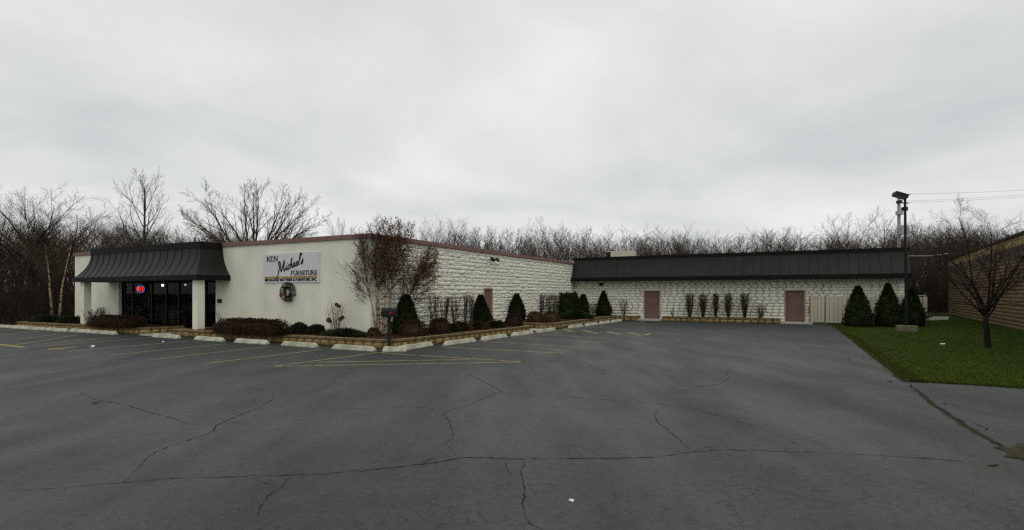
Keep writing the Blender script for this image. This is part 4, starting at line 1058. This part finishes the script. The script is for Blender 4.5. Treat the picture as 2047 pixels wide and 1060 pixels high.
def conifer(name, px, base, w, top, label, seed, m=M_yew, f=egg, z=SOIL, group=None, n=4200, fl=1.0):
    p, W_, H = seat(px, base, w, top, z); r = np.random.default_rng(seed)
    t = r.random(n)**1.25*0.985; a = r.uniform(0, 2*np.pi, n)
    lump = 1+0.07*np.sin(a*2+t*7+seed)+0.06*np.sin(a*5-t*17+seed*2)+0.04*np.sin(a*9+t*31)
    q = f(t)*W_/2*lump*(0.76+0.27*r.random(n)**1.5+0.10*(r.random(n) < .06))
    P = np.stack([q*np.cos(a), q*np.sin(a), t*H], 1)
    D = np.stack([np.cos(a), np.sin(a), np.full(n, 0.9)], 1)+r.normal(size=(n,3))*0.45
    L = r.uniform(0.05, 0.15, n)*fl
    V, F = leaves_np(P, D, L, L*0.36, r)
    # a ragged leader
    c = lathe_core(W_, H, lambda q: float(f(np.array(q))), seed)
    V2, Fs = join_np([(V, F), c])
    o = empty(name, p, 0, label, 'shrub', group)
    put('foliage', mesh_np('foliage', V2, Fs, m), o)
    MB().tube([(0,0,-0.05), (0,0,H*0.5)], [0.05, 0.02], 6).build('trunk', M_darkbark, o)
    return o
def clipped(name, px, base, w, top, depth, label, seed, m, rot=TH, z=SOIL, n=4000, box=2.6, leaf=0.045, stems=True, group=None, twig=0):
    """clipped hedge or bush: superellipsoid mass of small leaves"""
    p, W_, H = seat(px, base, w, top, z); r = np.random.default_rng(seed)
    W_ = widen(px, W_, depth, rot); n = int(n*max(1.0, W_/1.2))
    d = r.normal(size=(n,3)); d[:,2] = np.abs(d[:,2])*1.1-0.15
    k = (np.abs(d)**box).sum(1)**(-1.0/box); s = d*k[:,None]
    lump = 1+0.05*np.sin(s[:,0]*7+seed)*np.cos(s[:,1]*6)+0.04*np.sin(s[:,0]*17+s[:,2]*9+seed)
    sc = (0.80+0.24*r.random(n)**0.7)*lump
    P = s*sc[:,None]*np.array((W_/2, depth/2, H*0.92)); P[:,2] = np.clip(P[:,2], 0.02, None)
    D = s+np.array((0,0,0.5))+r.normal(size=(n,3))*0.7
    L = r.uniform(0.6, 1.4, n)*leaf
    parts = [leaves_np(P, D, L, L*0.5, r)]
    cv, cf = [], []
    for j in range(7):
        for i in range(16):
            a = 2*math.pi*i/16; b = j/6*math.pi/2
            dd = np.array((math.cos(a)*math.cos(b), math.sin(a)*math.cos(b), math.sin(b))); kk = (np.abs(dd)**box).sum()**(-1.0/box)
            cv.append(dd*kk*0.84*np.array((W_/2, depth/2, H*0.92))*(1+r.normal()*0.03))
    for j in range(6):
        for i in range(16): cf.append((j*16+i, j*16+(i+1) % 16, (j+1)*16+(i+1) % 16, (j+1)*16+i))
    parts.append((np.array(cv), np.array(cf)))
    V, Fs = join_np(parts)
    o = empty(name, p, rot, label, 'shrub', group)
    put('foliage', mesh_np('foliage', V, Fs, m), o)
    # twig tips standing out of the clipped top
    nt = int(140*max(1, W_/1.0)) if twig == 0 else twig
    tips = []
    for k2 in range(nt):
        i = r.integers(n); q = P[i]; dv = np.array((r.normal()*.25, r.normal()*.25, 1.0))
        tips.append(([q*0.8, q, q+dv*r.uniform(.02, .09)], [.004, .003, .002]))
    v, f_ = tubes_np(tips, 3); put('twig_tips', mesh_np('twig_tips', v, [f_], M_stemdk), o)
    return o
def bare(name, px, base, w, top, label, seed, z=SOIL, stems=9, kids=5, vase=1.0, clip=True, m=M_stem, group=None, r0=0.014, narrow=0.12, leafy=None, dens=1.0, depth=None, cat='shrub'):
    """leafless shrub: stems fanning from a narrow foot to a wide, clipped top"""
    p, W_, H = seat(px, base, w, top, z); rnd = random.Random(seed); big, small, tips = [], [], []
    dep = depth if depth else W_
    for k in range(int(stems*dens)):
        a = rnd.uniform(0, 6.283); q = math.sqrt(rnd.random())
        tx, ty = q*math.cos(a)*W_/2*0.95, q*math.sin(a)*dep/2*0.95; hz = H*rnd.uniform(0.86, 1.0)
        bx_, by_ = q*math.cos(a)*W_*narrow, q*math.sin(a)*dep*narrow
        pts = []
        for j in range(6):
            t = j/5; e = t**vase
            pts.append(Vector((bx_+(tx-bx_)*e+rnd.gauss(0, .018*W_), by_+(ty-by_)*e+rnd.gauss(0, .018*W_), -0.03+(hz+0.03)*t)))
        rs = [r0*(1-0.75*j/5) for j in range(6)]; big.append((pts, rs))
        for c in range(kids):
            j = rnd.randint(1, 4); f = rnd.random(); s0 = pts[j].lerp(pts[j+1], f)
            L = H*rnd.uniform(0.15, 0.42); d = Vector((rnd.gauss(0,.45), rnd.gauss(0,.45), 1)).normalized()
            q2 = [s0]
            for _ in range(3):
                d = (d+Vector((rnd.gauss(0,.22), rnd.gauss(0,.22), .12))).normalized(); nx = q2[-1]+d*L/3
                if clip and nx.z > H*rnd.uniform(.97, 1.02): break
                nx.x = max(-W_/2*1.06, min(W_/2*1.06, nx.x)); q2.append(nx)
            if len(q2) > 1:
                small.append((q2, [r0*0.4*(1-.6*i/(len(q2)-1)) for i in range(len(q2))])); tips.append(q2[-1])
    o = empty(name, p, TH, label, cat, group)
    v, f = tubes_np(big, 4); put('stem', mesh_np('stem', v, [f], m, True), o)
    if small: v, f = tubes_np(small, 3); put('crown', mesh_np('crown', v, [f], m, True), o)
    if leafy and tips:
        mm, nleaf, zmin = leafy; r = np.random.default_rng(seed)
        T = np.array([t for t in tips if t.z > H*zmin]);
        if len(T):
            T = T[r.integers(len(T), size=nleaf)]+r.normal(size=(nleaf,3))*0.05
            v, f = leaves_np(T, r.normal(size=(nleaf,3)), r.uniform(.03, .06, nleaf), .025, r); put('dry_leaves', mesh_np('dry_leaves', v, [f], mm), o)
    return o
def juniper(name, px, base, w, top, depth, label, seed, m=M_juniper, z=SOIL, n=2600, group=None):
    p, W_, H = seat(px, base, w, top, z); r = np.random.default_rng(seed); W_ = widen(px, W_, depth, TH); n = int(n*max(1, W_/1.5))
    a = r.uniform(0, 2*np.pi, n); q = r.random(n)**0.55
    x = q*np.cos(a)*W_/2; y = q*np.sin(a)*depth/2
    dome = (1-q**2.2)*0.75+0.18+0.13*np.sin(x*6+seed)*np.cos(y*5+seed)
    P = np.stack([x, y, H*np.clip(dome, .08, 1)*r.uniform(0.35, 1.0, n)], 1)
    D = np.stack([np.cos(a)*1.0, np.sin(a)*1.0, np.full(n, 0.55)], 1)+r.normal(size=(n,3))*0.35
    L = r.uniform(0.08, 0.20, n); V, F = leaves_np(P, D, L, L*0.22, r)
    # woody arms under the sprays
    arms = []
    for k in range(16):
        t = k*0.393; arms.append(([(0,0,0.02), (math.cos(t)*W_*.25, math.sin(t)*depth*.25, H*.35), (math.cos(t)*W_*.45, math.sin(t)*depth*.45, H*.25)], [.02,.012,.006]))
    o = empty(name, p, TH, label, 'shrub', group)
    put('foliage', mesh_np('foliage', V, [F], m), o)
    v, f = tubes_np(arms, 4); put('stem', mesh_np('stem', v, [f], M_darkbark), o)
    return o

# planter beside the entrance
juniper('spreading_juniper', 95, 644, 85, 630, 1.3, 'low dark juniper spreading under the twin birch trunks', 1)
juniper('spreading_juniper', 145, 646, 60, 632, 1.2, 'low dark juniper between twin birches and the clipped hedge', 2)
bare('bare_shrub', 182, 648, 40, 618, 'leafless brown shrub in front of the canopy post beside the wood', 3, stems=16, kids=8, m=M_stemdk)
bare('bare_shrub', 205, 648, 32, 613, 'taller leafless brown shrub against the left canopy post'.replace('left ', 'slim '), 4, stems=16, kids=8, m=M_stemdk)
clipped('clipped_hedge', 232, 654, 120, 630, 0.9, 'dark brown clipped hedge before the shop window', 5, M_barberry, box=4.5)
# corner planter, front side
bare('bare_shrub', 449, 655, 36, 622, 'leafless pink-brown shrub below the black meter box', 6, stems=14, kids=8)
clipped('clipped_hedge', 503, 668, 165, 637, 0.85, 'long dark reddish hedge below the shop sign', 7, M_barberry, n=5200, box=4.5)
clipped('round_bush', 598, 668, 42, 645, 0.8, 'dark green bush between the reddish hedge and the round one', 8, M_boxgreen, box=2.3)
clipped('round_bush', 632, 668.5, 44, 649, 0.8, 'low rounded dark green bush at the hedge end by the hydrangea', 9, M_boxgreen, box=2.3)
juniper('spreading_juniper', 688, 673, 100, 659, 0.8, 'flat spreading juniper in front of the dry hydrangea', 10)
hyd = bare('hydrangea', 672, 668, 46, 610, 'leafless hydrangea with dry brown flower heads against the cream wall', 11, stems=18, kids=6, vase=1.2, r0=0.011, clip=False)
hk = G(672,668,SOIL).y/FPX; rh = np.random.default_rng(3)
for (hx, hy, hr) in ((659,640,0.11), (691,637,0.09), (697,634,0.07), (681,609,0.07), (688,612,0.06), (663,642,0.08)):
    n = 260; c = np.array(((hx-672)*hk, -0.15, (668-hy)*hk)); q = rh.normal(size=(n,3)); q /= np.linalg.norm(q, axis=1, keepdims=True)
    V, F = leaves_np(c+q*hr*0.8*rh.random((n,1))**.4, q+rh.normal(size=(n,3))*.5, .035, .03, rh); put('flower_head', mesh_np('flower_head', V, [F], M_hydr), hyd)
clipped('fern_clump', 747, 672, 34, 655, 0.45, 'small green tuft at the foot of the birch clump', 12, M_rust, n=900, box=2, leaf=.06)
# corner planter, side
conifer('conical_yew', 811, 668, 52, 591, 'dark conical yew behind the mailbox', 13, n=5200)
clipped('round_bush', 826, 672, 66, 639, 1.1, 'rounded brown bush at the foot of the mailbox-side yew', 14, M_barberry, rot=TH+1.57, box=2.4)
clipped('round_bush', 879, 668, 46, 635, 1.0, 'upright brown bush before the clipped bare lilacs', 15, M_barberry, rot=TH+1.57, box=2.6)
for k, (px, w) in enumerate(((867,28), (887,26), (909,30), (929,14), (943,16))):
    bare('bare_shrub', px, ('x', 0.75), w, 588+(k % 3), 'tall clipped leafless shrub in the row against the split-block wall', 20+k, stems=8, kids=14, vase=0.7, r0=0.022, narrow=0.10, group='tall bare shrubs along the side wall', leafy=(M_ochre, 45, .85), m=M_stem)
conifer('conical_yew', 961, 651, 37, 591, 'dark conical yew beside the narrow mauve side door', 30)
clipped('round_bush', 972, 649, 33, 627, 0.8, 'small clipped olive-brown bush below the side door', 31, M_rust, rot=TH+1.57)
juniper('spreading_juniper', 920, 661, 50, 645, 1.0, 'brownish low juniper before the row of tall bare shrubs', 32, M_rust)
juniper('spreading_juniper', 955, 658, 48, 644, 1.0, 'rust-tinged low juniper below the second conical yew', 33, M_rust)
juniper('spreading_juniper', 990, 655, 48, 642, 1.0, 'grey-green low juniper between clipped bush and planter end', 34)
juniper('spreading_juniper', 905, 664, 26, 650, 0.7, 'small grey-green juniper beside the upright brown bush', 35)
clipped('round_bush', 1027, 651.5, 37, 627, 0.8, 'brown clipped bush at the end of the corner planter', 36, M_barberry, rot=TH+1.57)
# far planter
conifer('conical_yew', 1033, 642, 35, 588, 'dark egg-shaped yew past the side door', 37)
bare('bare_shrub', 1012, 642, 18, 610, 'thin grey shrub leaning by the egg-shaped yew', 38, stems=7, kids=5, r0=.009)
clipped('clipped_hedge', 1069, 645, 30, 622, 0.9, 'rust-green clipped bush, first of two behind the far planter wall', 39, M_rust, rot=TH+1.57)
clipped('clipped_hedge', 1101, 643.5, 36, 622, 0.9, 'rust-green clipped bush, second of two next to the bright juniper', 40, M_rust, rot=TH+1.57)
for k, (px, w) in enumerate(((1083,16), (1097,16), (1109,14))):
    bare('bare_shrub', px, 636, w, 586, 'dense grey clipped shrub at the end of the tall green hedge', 41+k, stems=14, kids=12, vase=0.7, r0=0.016, group='grey clipped shrubs by the tall hedge')
clipped('clipped_hedge', 1133, 635.5, 40, 585, 0.9, 'tall dark green clipped hedge in the inner corner', 45, M_yew, rot=TH+1.57, n=5000, box=5, leaf=.07)
conifer('conical_yew', 1148, 634.5, 32, 585, 'broad dark conical yew merging with the tall hedge', 46, n=3500)
conifer('conical_yew', 1166, 634, 26, 589, 'slimmer dark conical yew at the end of the tall hedge', 47, n=3000)
juniper('spreading_juniper', 1150, 638, 78, 621, 1.5, 'bright green spreading juniper in the far planter', 48, M_junip2, n=4500)
bare('bare_shrub', 1185, ('y', 21.4), 16, 605, 'small clipped leafless shrub between two conical yews', 49, stems=14, kids=8)
conifer('conical_yew', 1206.5, ('y', 21.2), 31, 582, 'dark spiky conical yew standing alone against the wing wall', 50, f=cone)
bare('bare_shrub', 1247, ('y', 21.3), 29, 598, 'fan-shaped leafless shrub next to the first mauve door', 51, stems=18, kids=7, vase=.9, narrow=.05)
# planter under the wing
bare('bare_shrub', 1345, ('y', 21.4), 17, 615, 'small leafless shrub beside the first mauve door', 52, stems=9, kids=4, narrow=.05, clip=False)
vases = ((1378.5, 23, 'broad'), (1405, 18, 'slim'), (1430.5, 14, 'narrowest'), (1456.5, 20, 'fuller'), (1489, 23, 'widest'))
for k, (px, w, adj) in enumerate(vases):
    bare('vase_shrub', px, ('y', 21.4), w, 585, '%s dark vase-shaped clipped shrub, number %s from the first mauve door' % (adj, ('one', 'two', 'three', 'four', 'five')[k]), 60+k, stems=26, kids=12, vase=0.75, r0=0.014, narrow=.09, m=M_stemdk, group='vase-shaped shrubs under the wing eave')
bare('bare_shrub', 1520, ('y', 21.4), 32, 606, 'wide leafless vase shrub nearest the second mauve door'.replace('nearest', 'next to'), 70, stems=20, kids=7, narrow=.04, vase=.95)
# arborvitae on the lawn
conifer('arborvitae', 1715, 653.5, 54, 572, 'rounded dark arborvitae before the tan gates', 80, M_arbor, cone, 0.01, 'arborvitae along the board fence', 6000)
conifer('arborvitae', 1775, 653.5, 50, 567, 'tallest dark arborvitae between the other two', 81, M_arbor, cone, 0.01, 'arborvitae along the board fence', 6000)
conifer('arborvitae', 1822, 653, 48, 576, 'dark arborvitae directly behind the light pole', 82, M_arbor, cone, 0.01, 'arborvitae along the board fence', 6000)

# mulch chips
rm = np.random.default_rng(77)
def chips(n, box, z=0.278):
    x = rm.uniform(box[0], box[1], n); y = rm.uniform(box[2], box[3], n)
    P = np.stack([P0.x+AX.x*x+AY.x*y, P0.y+AX.y*x+AY.y*y, np.full(n, z)], 1); D = rm.normal(size=(n,3)); D[:,2] = np.abs(D[:,2])*.35
    return leaves_np(P, D, rm.uniform(.04, .12, n), .03, rm)
V, Fs = join_np([chips(5000, (-9.2, 2.4, -1.75, -.1)), chips(3500, (.1, 3.0, -1.3, 7.2)), chips(2500, (-22.9, -12, -1.85, -.1)), chips(2500, (.1, 3.2, 10, 21.8)), chips(1500, (7, 13.5, 20.95, 21.9))])
tag(put('mulch_chips', mesh_np('mulch_chips', V, Fs, mat('mulch_chip', (0.05, 0.022, 0.014), (0.10, 0.05, 0.028), 1.0, 4, island=.5))), 'loose reddish bark chips in the planters', 'mulch', kind='stuff')

# ------------------------------------------------------------------ trees
S_wood = dict(max=3, seg=[7,6,4,3], wob=[.04,.07,.12,.15], trop=[.02,.07,.07,.05], taper=[.80,.85,.75,.7], kids=[11,11,8], start=[.35,.22,.15], ang=[32,30,34], ratio=[.80,.40,.46], fall=[.15,.45,.3], rk=.5, rmin=.0045, trunk=.55)
S_wood2 = dict(S_wood, kids=[14,9,7], ang=[38,32,36], ratio=[.62,.42,.48], start=[.25,.2,.2], trunk=.66)
S_brush = dict(S_wood, kids=[16,9,6], ang=[40,36,38], ratio=[.55,.45,.5], start=[.12,.15,.2], trunk=.62)
S_fork = dict(S_wood, kids=[8,10,7], start=[.45,.3,.2], ang=[36,32,36], ratio=[.9,.42,.46], trunk=.52)
def unit_tree(name, seed, S, r0, mt, mc):
    """meshes of a tree scaled to be exactly 10 m tall"""
    t, c, out = tree_meshes(name, seed, S, 10, r0, mt, mc)
    z = np.empty(len(c.vertices)*3, np.float32); c.vertices.foreach_get('co', z); k = 10.0/np.percentile(z[2::3], 99.7)
    for m in (t, c): m.transform(Matrix.Diagonal((k, k, k, 1)))
    return t, c
WOOD = [unit_tree('wood', 100+i, S, .12, M_bark, M_twig) for i, S in enumerate((S_wood, S_wood2, S_brush, S_fork, S_wood, S_brush, S_wood2, S_wood))]
def clear(p, m=1.6):
    x, y = L2(p)
    if -23.5-m < x < 21.5+m and -3 < y < 34.3+m: return False
    if x > 16 and y < 26+0.25*(x-16): return False
    if x < -23 and y < -1.0: return False
    c = Vector((p.x, p.y))-C1; a = c.dot(dn); b = c.dot(Vector((-dn.y, dn.x)))
    if -2.5 < a < 60 and -2.5 < b < 17: return False
    return True
# skyline of the wood: photo column -> height of the tree tops (photo rows)
SKY = [(-200,425), (0,428), (60,424), (120,420), (180,425), (230,438), (330,445), (420,450), (640,465), (700,470), (760,470), (850,452), (890,440), (1000,446), (1060,452), (1110,438), (1180,452), (1260,458), (1330,452), (1420,464), (1500,455), (1560,445), (1620,468), (1690,452), (1740,462), (1800,440), (1850,432), (1900,440), (2000,450), (2200,450)]
def skyline(px):
    for (a, ya), (b, yb) in zip(SKY[:-1], SKY[1:]):
        if a <= px <= b: return ya+(yb-ya)*(px-a)/(b-a)
    return 450
rt = random.Random(8); cnt = 0; tries = 0; taken = []
for k in range(16):                            # the wood seen through the gap past the wing
    px = rt.uniform(1812, 1905); Y = 48+k*2.6; p = at(px, HYP, Y); p.z = 0
    if not clear(p): continue
    place_tree('bare_tree', WOOD[(2, 5, 1)[k % 3]], p, rt.uniform(0, 6.28), (EYE+(HYP-rt.uniform(440, 480))*Y/FPX)/10.0, 'bare brushy tree in the gap between the wing and the block building', 'trees in the gap past the wing', rt.uniform(.9, 1.3))
    taken.append(p)
while cnt < 275 and tries < 20000:
    tries += 1
    px = rt.uniform(-170, 2190); Y = 32+rt.random()**0.9*48
    p = at(px, HYP, Y); p.z = 0
    if not clear(p): continue
    near_d = min(((p-q).length for q in taken), default=9)
    if near_d < 1.5: continue
    if px > 1840 and Y < 42: continue
    if px < 230 and rt.random() < .45: continue
    top = skyline(px) + abs(rt.gauss(0, 13)) + rt.uniform(-9, 8)
    if rt.random() < .25: top += 14
    h = EYE+(HYP-top)*Y/FPX
    if h < 4 or h > 15: continue
    left = L2(p)[0] < -22
    lb = 'bare tree in the dense dark wood beside the shop entrance' if left and L2(p)[1] < 22 else 'bare grey-brown tree in the wood behind the store'
    gp = 'trees of the wood beside the entrance' if left and L2(p)[1] < 22 else 'trees of the wood behind the store'
    place_tree('bare_tree', WOOD[rt.randrange(8)], p, rt.uniform(0, 6.28), h/10.0, lb, gp, rt.uniform(.85, 1.25))
    taken.append(p); cnt += 1
print('wood trees', cnt)

S_far = dict(S_wood, kids=[9,8,4], seg=[5,4,3,2], rmin=.010)
FAR = []
for i in range(5):
    t_, c_ = unit_tree('far', 400+i, S_far, .12, M_bark, M_twig); va, fa_ = mesh_arrays(t_); vb, fb = mesh_arrays(c_); V_, F_ = join_np([(va, fa_), (vb, fb)]); FAR.append((V_, np.concatenate(F_)))
rk_ = random.Random(44); prs = []
while len(prs) < 190:
    px = rk_.uniform(-150, 2180); Y = 66+rk_.random()*34 if px > 330 else 48+rk_.random()*40
    p = at(px, HYP, Y); p.z = 0
    if not clear(p): continue
    h = (EYE+(HYP-skyline(px)-abs(rk_.gauss(0, 14))-8)*Y/FPX)/10; a_ = rk_.uniform(0, 6.28); V_, F_ = FAR[rk_.randrange(5)]; w_ = h*rk_.uniform(1.0, 1.4)
    q_ = np.stack([(V_[:,0]*math.cos(a_)-V_[:,1]*math.sin(a_))*w_+p.x, (V_[:,0]*math.sin(a_)+V_[:,1]*math.cos(a_))*w_+p.y, V_[:,2]*h], 1)
    prs.append((q_, F_))
V_, F_ = join_np(prs)
tag(put('far_wood', mesh_np('far_wood', V_, F_, M_twig, True)), 'far depth of the bare brown wood behind the store', 'wood', kind='stuff')

# tall slender tree rising over the canopy
S_tall = dict(S_wood, kids=[20,8,6], start=[.24,.25,.2], ang=[34,32,34], ratio=[.48,.42,.46], fall=[.55,.35,.3], trop=[.01,.09,.08,.05], wob=[.04,.08,.12,.15], trunk=.8)
tm = unit_tree('tall', 7, S_tall, .14, M_bark, M_twig)
Yt = 46.0; p = at(287, HYP, Yt); p.z = 0
place_tree('bare_tree', tm, p, 1.0, (EYE+(HYP-334)*Yt/FPX)/10, 'tall slender bare tree rising alone above the dark canopy', None, .95)
# wide many-stemmed tree behind the sign wall
Yw = 46.0; p = at(512, HYP, Yw); p.z = 0; k = Yw/FPX
S_wide = dict(max=3, seg=[9,6,4,3], wob=[.06,.09,.13,.16], trop=[.004,.06,.05,.04], taper=[.85,.8,.75,.7], kids=[9,8,6], start=[.12,.2,.2], ang=[26,30,36], ratio=[.50,.42,.46], fall=[.35,.4,.3], rk=.55, rmin=.006)
rq = random.Random(5); stems = []; feet = []; z0 = EYE+(HYP-505)*k
for (sx, ex, top, yd) in ((468,366,425,.1), (472,362,450,.5), (478,395,388,-.2), (487,430,384,.3), (498,482,366,-.1), (503,508,362,.25), (512,548,374,-.3), (523,585,384,.15), (530,626,398,-.1), (538,648,440,.4), (536,640,468,-.4), (518,565,376,.6), (480,410,420,-.6), (528,600,420,.7)):
    b = Vector(((sx-512)*k, yd, z0)); e = Vector(((ex-512)*k, yd*4, EYE+(HYP-top)*k)); stems.append((b, e-b, (e-b).length*0.84, .095))
    feet.append(([Vector(((sx-512)*k*0.45, yd*.5, -0.1)), Vector(((sx-512)*k*0.7, yd*.7, z0*.5)), b], [.17, .13, .095]))
tw = tree_meshes('wide', 17, S_wide, 1, 1, M_bark, M_twig, stems)
wt = place_tree('bare_tree', tw, p, 0, 1.0, 'wide many-stemmed bare tree fanning out behind the sign wall roof')
v, f = tubes_np(feet, 6); put('trunk', mesh_np('lower_trunk', v, [f], M_bark, True), wt)
# big dark trees at the wood's edge
S_big = dict(S_fork, kids=[11,9,7], ang=[42,38,38], ratio=[.8,.42,.46], wob=[.07,.12,.15,.17], trop=[.02,.06,.05,.04], start=[.3,.2,.2])
for (px, Y, top, sd, lb, sx) in ((25, 37, 372, 3, 'large dark forked tree at the edge of the wood', 1.2), (62, 40, 368, 4, 'large crooked tree with wide crown next to the forked one', 1.1), (140, 41, 372, 6, 'leaning dark tree in the wood by the end wall of the store', 1.1), (-30, 36, 395, 9, 'heavy dark tree half hidden at the far end of the planter', 1.2)):
    m_ = unit_tree('big', 200+sd, S_big, .2, M_darkbark, M_twig); q = at(px, HYP, Y); q.z = 0
    place_tree('dark_tree', m_, q, sd, (EYE+(HYP-top)*Y/FPX)/10, lb, None, sx)
# two slim birches by the planter end
S_sl = dict(S_wood, kids=[10,6,4], start=[.45,.25,.2], ang=[30,34,36], ratio=[.32,.45,.5])
for (px, b, dxy, lb) in ((106, 640, (-.04, .02), 'slim pale birch leaning away from its twin in the planter'), (117, 640, (.10, .0), 'slim pale birch leaning toward the store wall')):
    q = G(px, b, SOIL); m_ = tree_meshes('slim', px, S_sl, 1, 1, M_birch, M_birchtwig, [((0,0,-.1), (dxy[0], dxy[1], 1), 4.6, .075)], 0)
    place_tree('slim_birch', m_, q, 0, 1, lb)
# taller single trees over the wing
for (px, Y, top, sd, w, lb) in ((1690, 58, 425, 31, 1.25, 'round-crowned bare tree standing above the wing roof'), (1770, 56, 430, 33, .9, 'slim bare tree beside the utility pole'), (890, 62, 432, 35, .9, 'narrow bare tree rising over the side wall coping'), (1112, 66, 436, 37, 1.1, 'taller bare tree rising over the inner corner of the roofs'), (700, 58, 437, 39, .9, 'small bare tree top between sign wall and birch'), (1325, 66, 448, 41, 1.0, 'bare tree standing above the wing roof over the first mauve door')):
    m_ = unit_tree('solo', 300+sd, S_tall if w < 1 else S_wood, .13, M_bark, M_twig); q = at(px, HYP, Y); q.z = 0
    place_tree('bare_tree', m_, q, sd, (EYE+(HYP-top)*Y/FPX)/10, lb, None, w)
# ornamental tree on the lawn
q = G(1974, 696, 0.01); kk = q.y/FPX
S_orn = dict(max=3, seg=[7,5,4,3], wob=[.10,.14,.17,.2], trop=[.0,.03,.04,.04], taper=[.82,.8,.75,.7], kids=[10,8,6], start=[.15,.15,.15], ang=[38,42,44], ratio=[.46,.46,.46], fall=[.45,.4,.3], rk=.5, rmin=.0028)
fz = (696-632)*kk
st_ = []
for (ex, ey, yd, r) in ((1850,440,-.3,.034), (1905,425,.5,.038), (1955,428,-.4,.034), (2010,432,.4,.038), (2075,470,-.5,.038), (2090,520,.3,.034), (1870,510,.6,.03), (1840,560,-.5,.032), (1975,450,.9,.03), (2040,440,-.9,.03), (1925,480,-1.0,.026)):
    e = Vector(((ex-1970)*kk, yd*1.2, (696-ey)*kk)); b = Vector((-0.06+rq.uniform(-.03,.03), 0, fz+rq.uniform(-.12,.2)))
    st_.append((b, e-b, (e-b).length*.92, r))
orn_t, orn_c, _ = tree_meshes('ornamental', 51, S_orn, 1, 1, M_darkbark, M_redtwig, st_)
orn = empty('ornamental_tree', q, 0, 'spreading bare ornamental tree with dark trunk on the lawn', 'tree')
tr = MB().tube([(0.02,0,-.1), (0.02,0,.05), (-0.02,0,.5), (-0.06,0,fz*.75), (-0.06,0,fz+.15)], [.13,.095,.082,.078,.06], 9).build('trunk', M_darkbark, orn, smooth=True)
put('limb', orn_t, orn); put('crown', orn_c, orn)
# russet birch clump at the store corner
q = G(762, 668, SOIL); kk = q.y/FPX
S_bir = dict(max=3, seg=[9,5,4,3], wob=[.035,.10,.13,.16], trop=[.02,.10,.08,.05], taper=[.85,.8,.75,.7], kids=[24,9,7], start=[.42,.15,.15], ang=[40,34,36], ratio=[.40,.46,.48], fall=[.55,.35,.3], rk=.5, rmin=.003)
st_ = []
for (bx_, ex, ey, yd, r) in ((757,766,452,.0,.085), (757,722,478,-.4,.04), (766,884,548,.1,.045), (764,830,456,.25,.07), (748,727,545,-.3,.045), (770,868,508,.5,.045), (760,800,470,-.5,.05)):
    b = Vector(((bx_-762)*kk, yd*.2, -.08)); e = Vector(((ex-762)*kk, yd*1.2, (668-ey)*kk)); st_.append((b, e-b, (e-b).length*.93, r))
bt, bc, bout = tree_meshes('birch', 61, S_bir, 1, 1, M_birch, M_birchtwig, st_, 0)
bir = empty('birch_clump', q, 0, 'multi-stemmed birch with russet leaves at the store corner', 'tree')
put('trunk', bt, bir); put('crown', bc, bir)
r = np.random.default_rng(12)
tips = np.array([p_[-1][:] for l, p_, _ in bout if l >= 2]+[p_[len(p_)//2][:] for l, p_, _ in bout if l >= 2])
cxm = (840-762)*kk
wgt = np.clip((tips[:,0]+0.6)/1.1, 0.10, 1)*np.clip((tips[:,2]-1.35)/.8, .01, 1); wgt /= wgt.sum()
nl = 7500; T = tips[r.choice(len(tips), nl, p=wgt)]+r.normal(size=(nl,3))*0.05
Dl = r.normal(size=(nl,3)); Dl[:,2] -= .8
V, F = leaves_np(T, Dl, r.uniform(.035, .07, nl), .034, r); put('foliage', mesh_np('foliage', V, [F], M_redleaf), bir)

# ------------------------------------------------------------------ undergrowth of the wood
ru = random.Random(21); polys = []
cntu = 0
while cntu < 5200:
    px = ru.choice((ru.uniform(-150, 330), ru.uniform(-150, 190), ru.uniform(1800, 1930), ru.uniform(300, 2100))); Y = 31+ru.random()**1.3*40
    if px > 1800: Y = 40+ru.random()*25
    p = at(px, HYP, Y); p.z = -0.05
    if not clear(p, .6): continue
    h = ru.uniform(1.2, 4.2); d = Vector((ru.gauss(0,.22), ru.gauss(0,.22), 1)); pts = [p]; 
    for j in range(4):
        d = (d+Vector((ru.gauss(0,.16), ru.gauss(0,.16), 0))).normalized(); pts.append(pts[-1]+d*h/4)
    polys.append((pts, [.016,.013,.010,.007,.004]))
    for c in range(4):
        j = ru.randint(1, 3); e = Vector((ru.gauss(0,.6), ru.gauss(0,.6), .8)).normalized(); s0 = pts[j].lerp(pts[j+1], ru.random()); L = h*ru.uniform(.15,.4)
        polys.append(([s0, s0+e*L*.5, s0+e*L+Vector((0,0,L*.12))], [.007,.005,.003]))
    cntu += 1
v, f = tubes_np(polys, 3)
tag(put('undergrowth', mesh_np('undergrowth', v, [f], mat('brush', (0.022, 0.016, 0.010), (0.042, 0.031, 0.020), 1.0, .4, island=.4))), 'tangled brown brush filling the floor of the wood', 'undergrowth', kind='stuff')
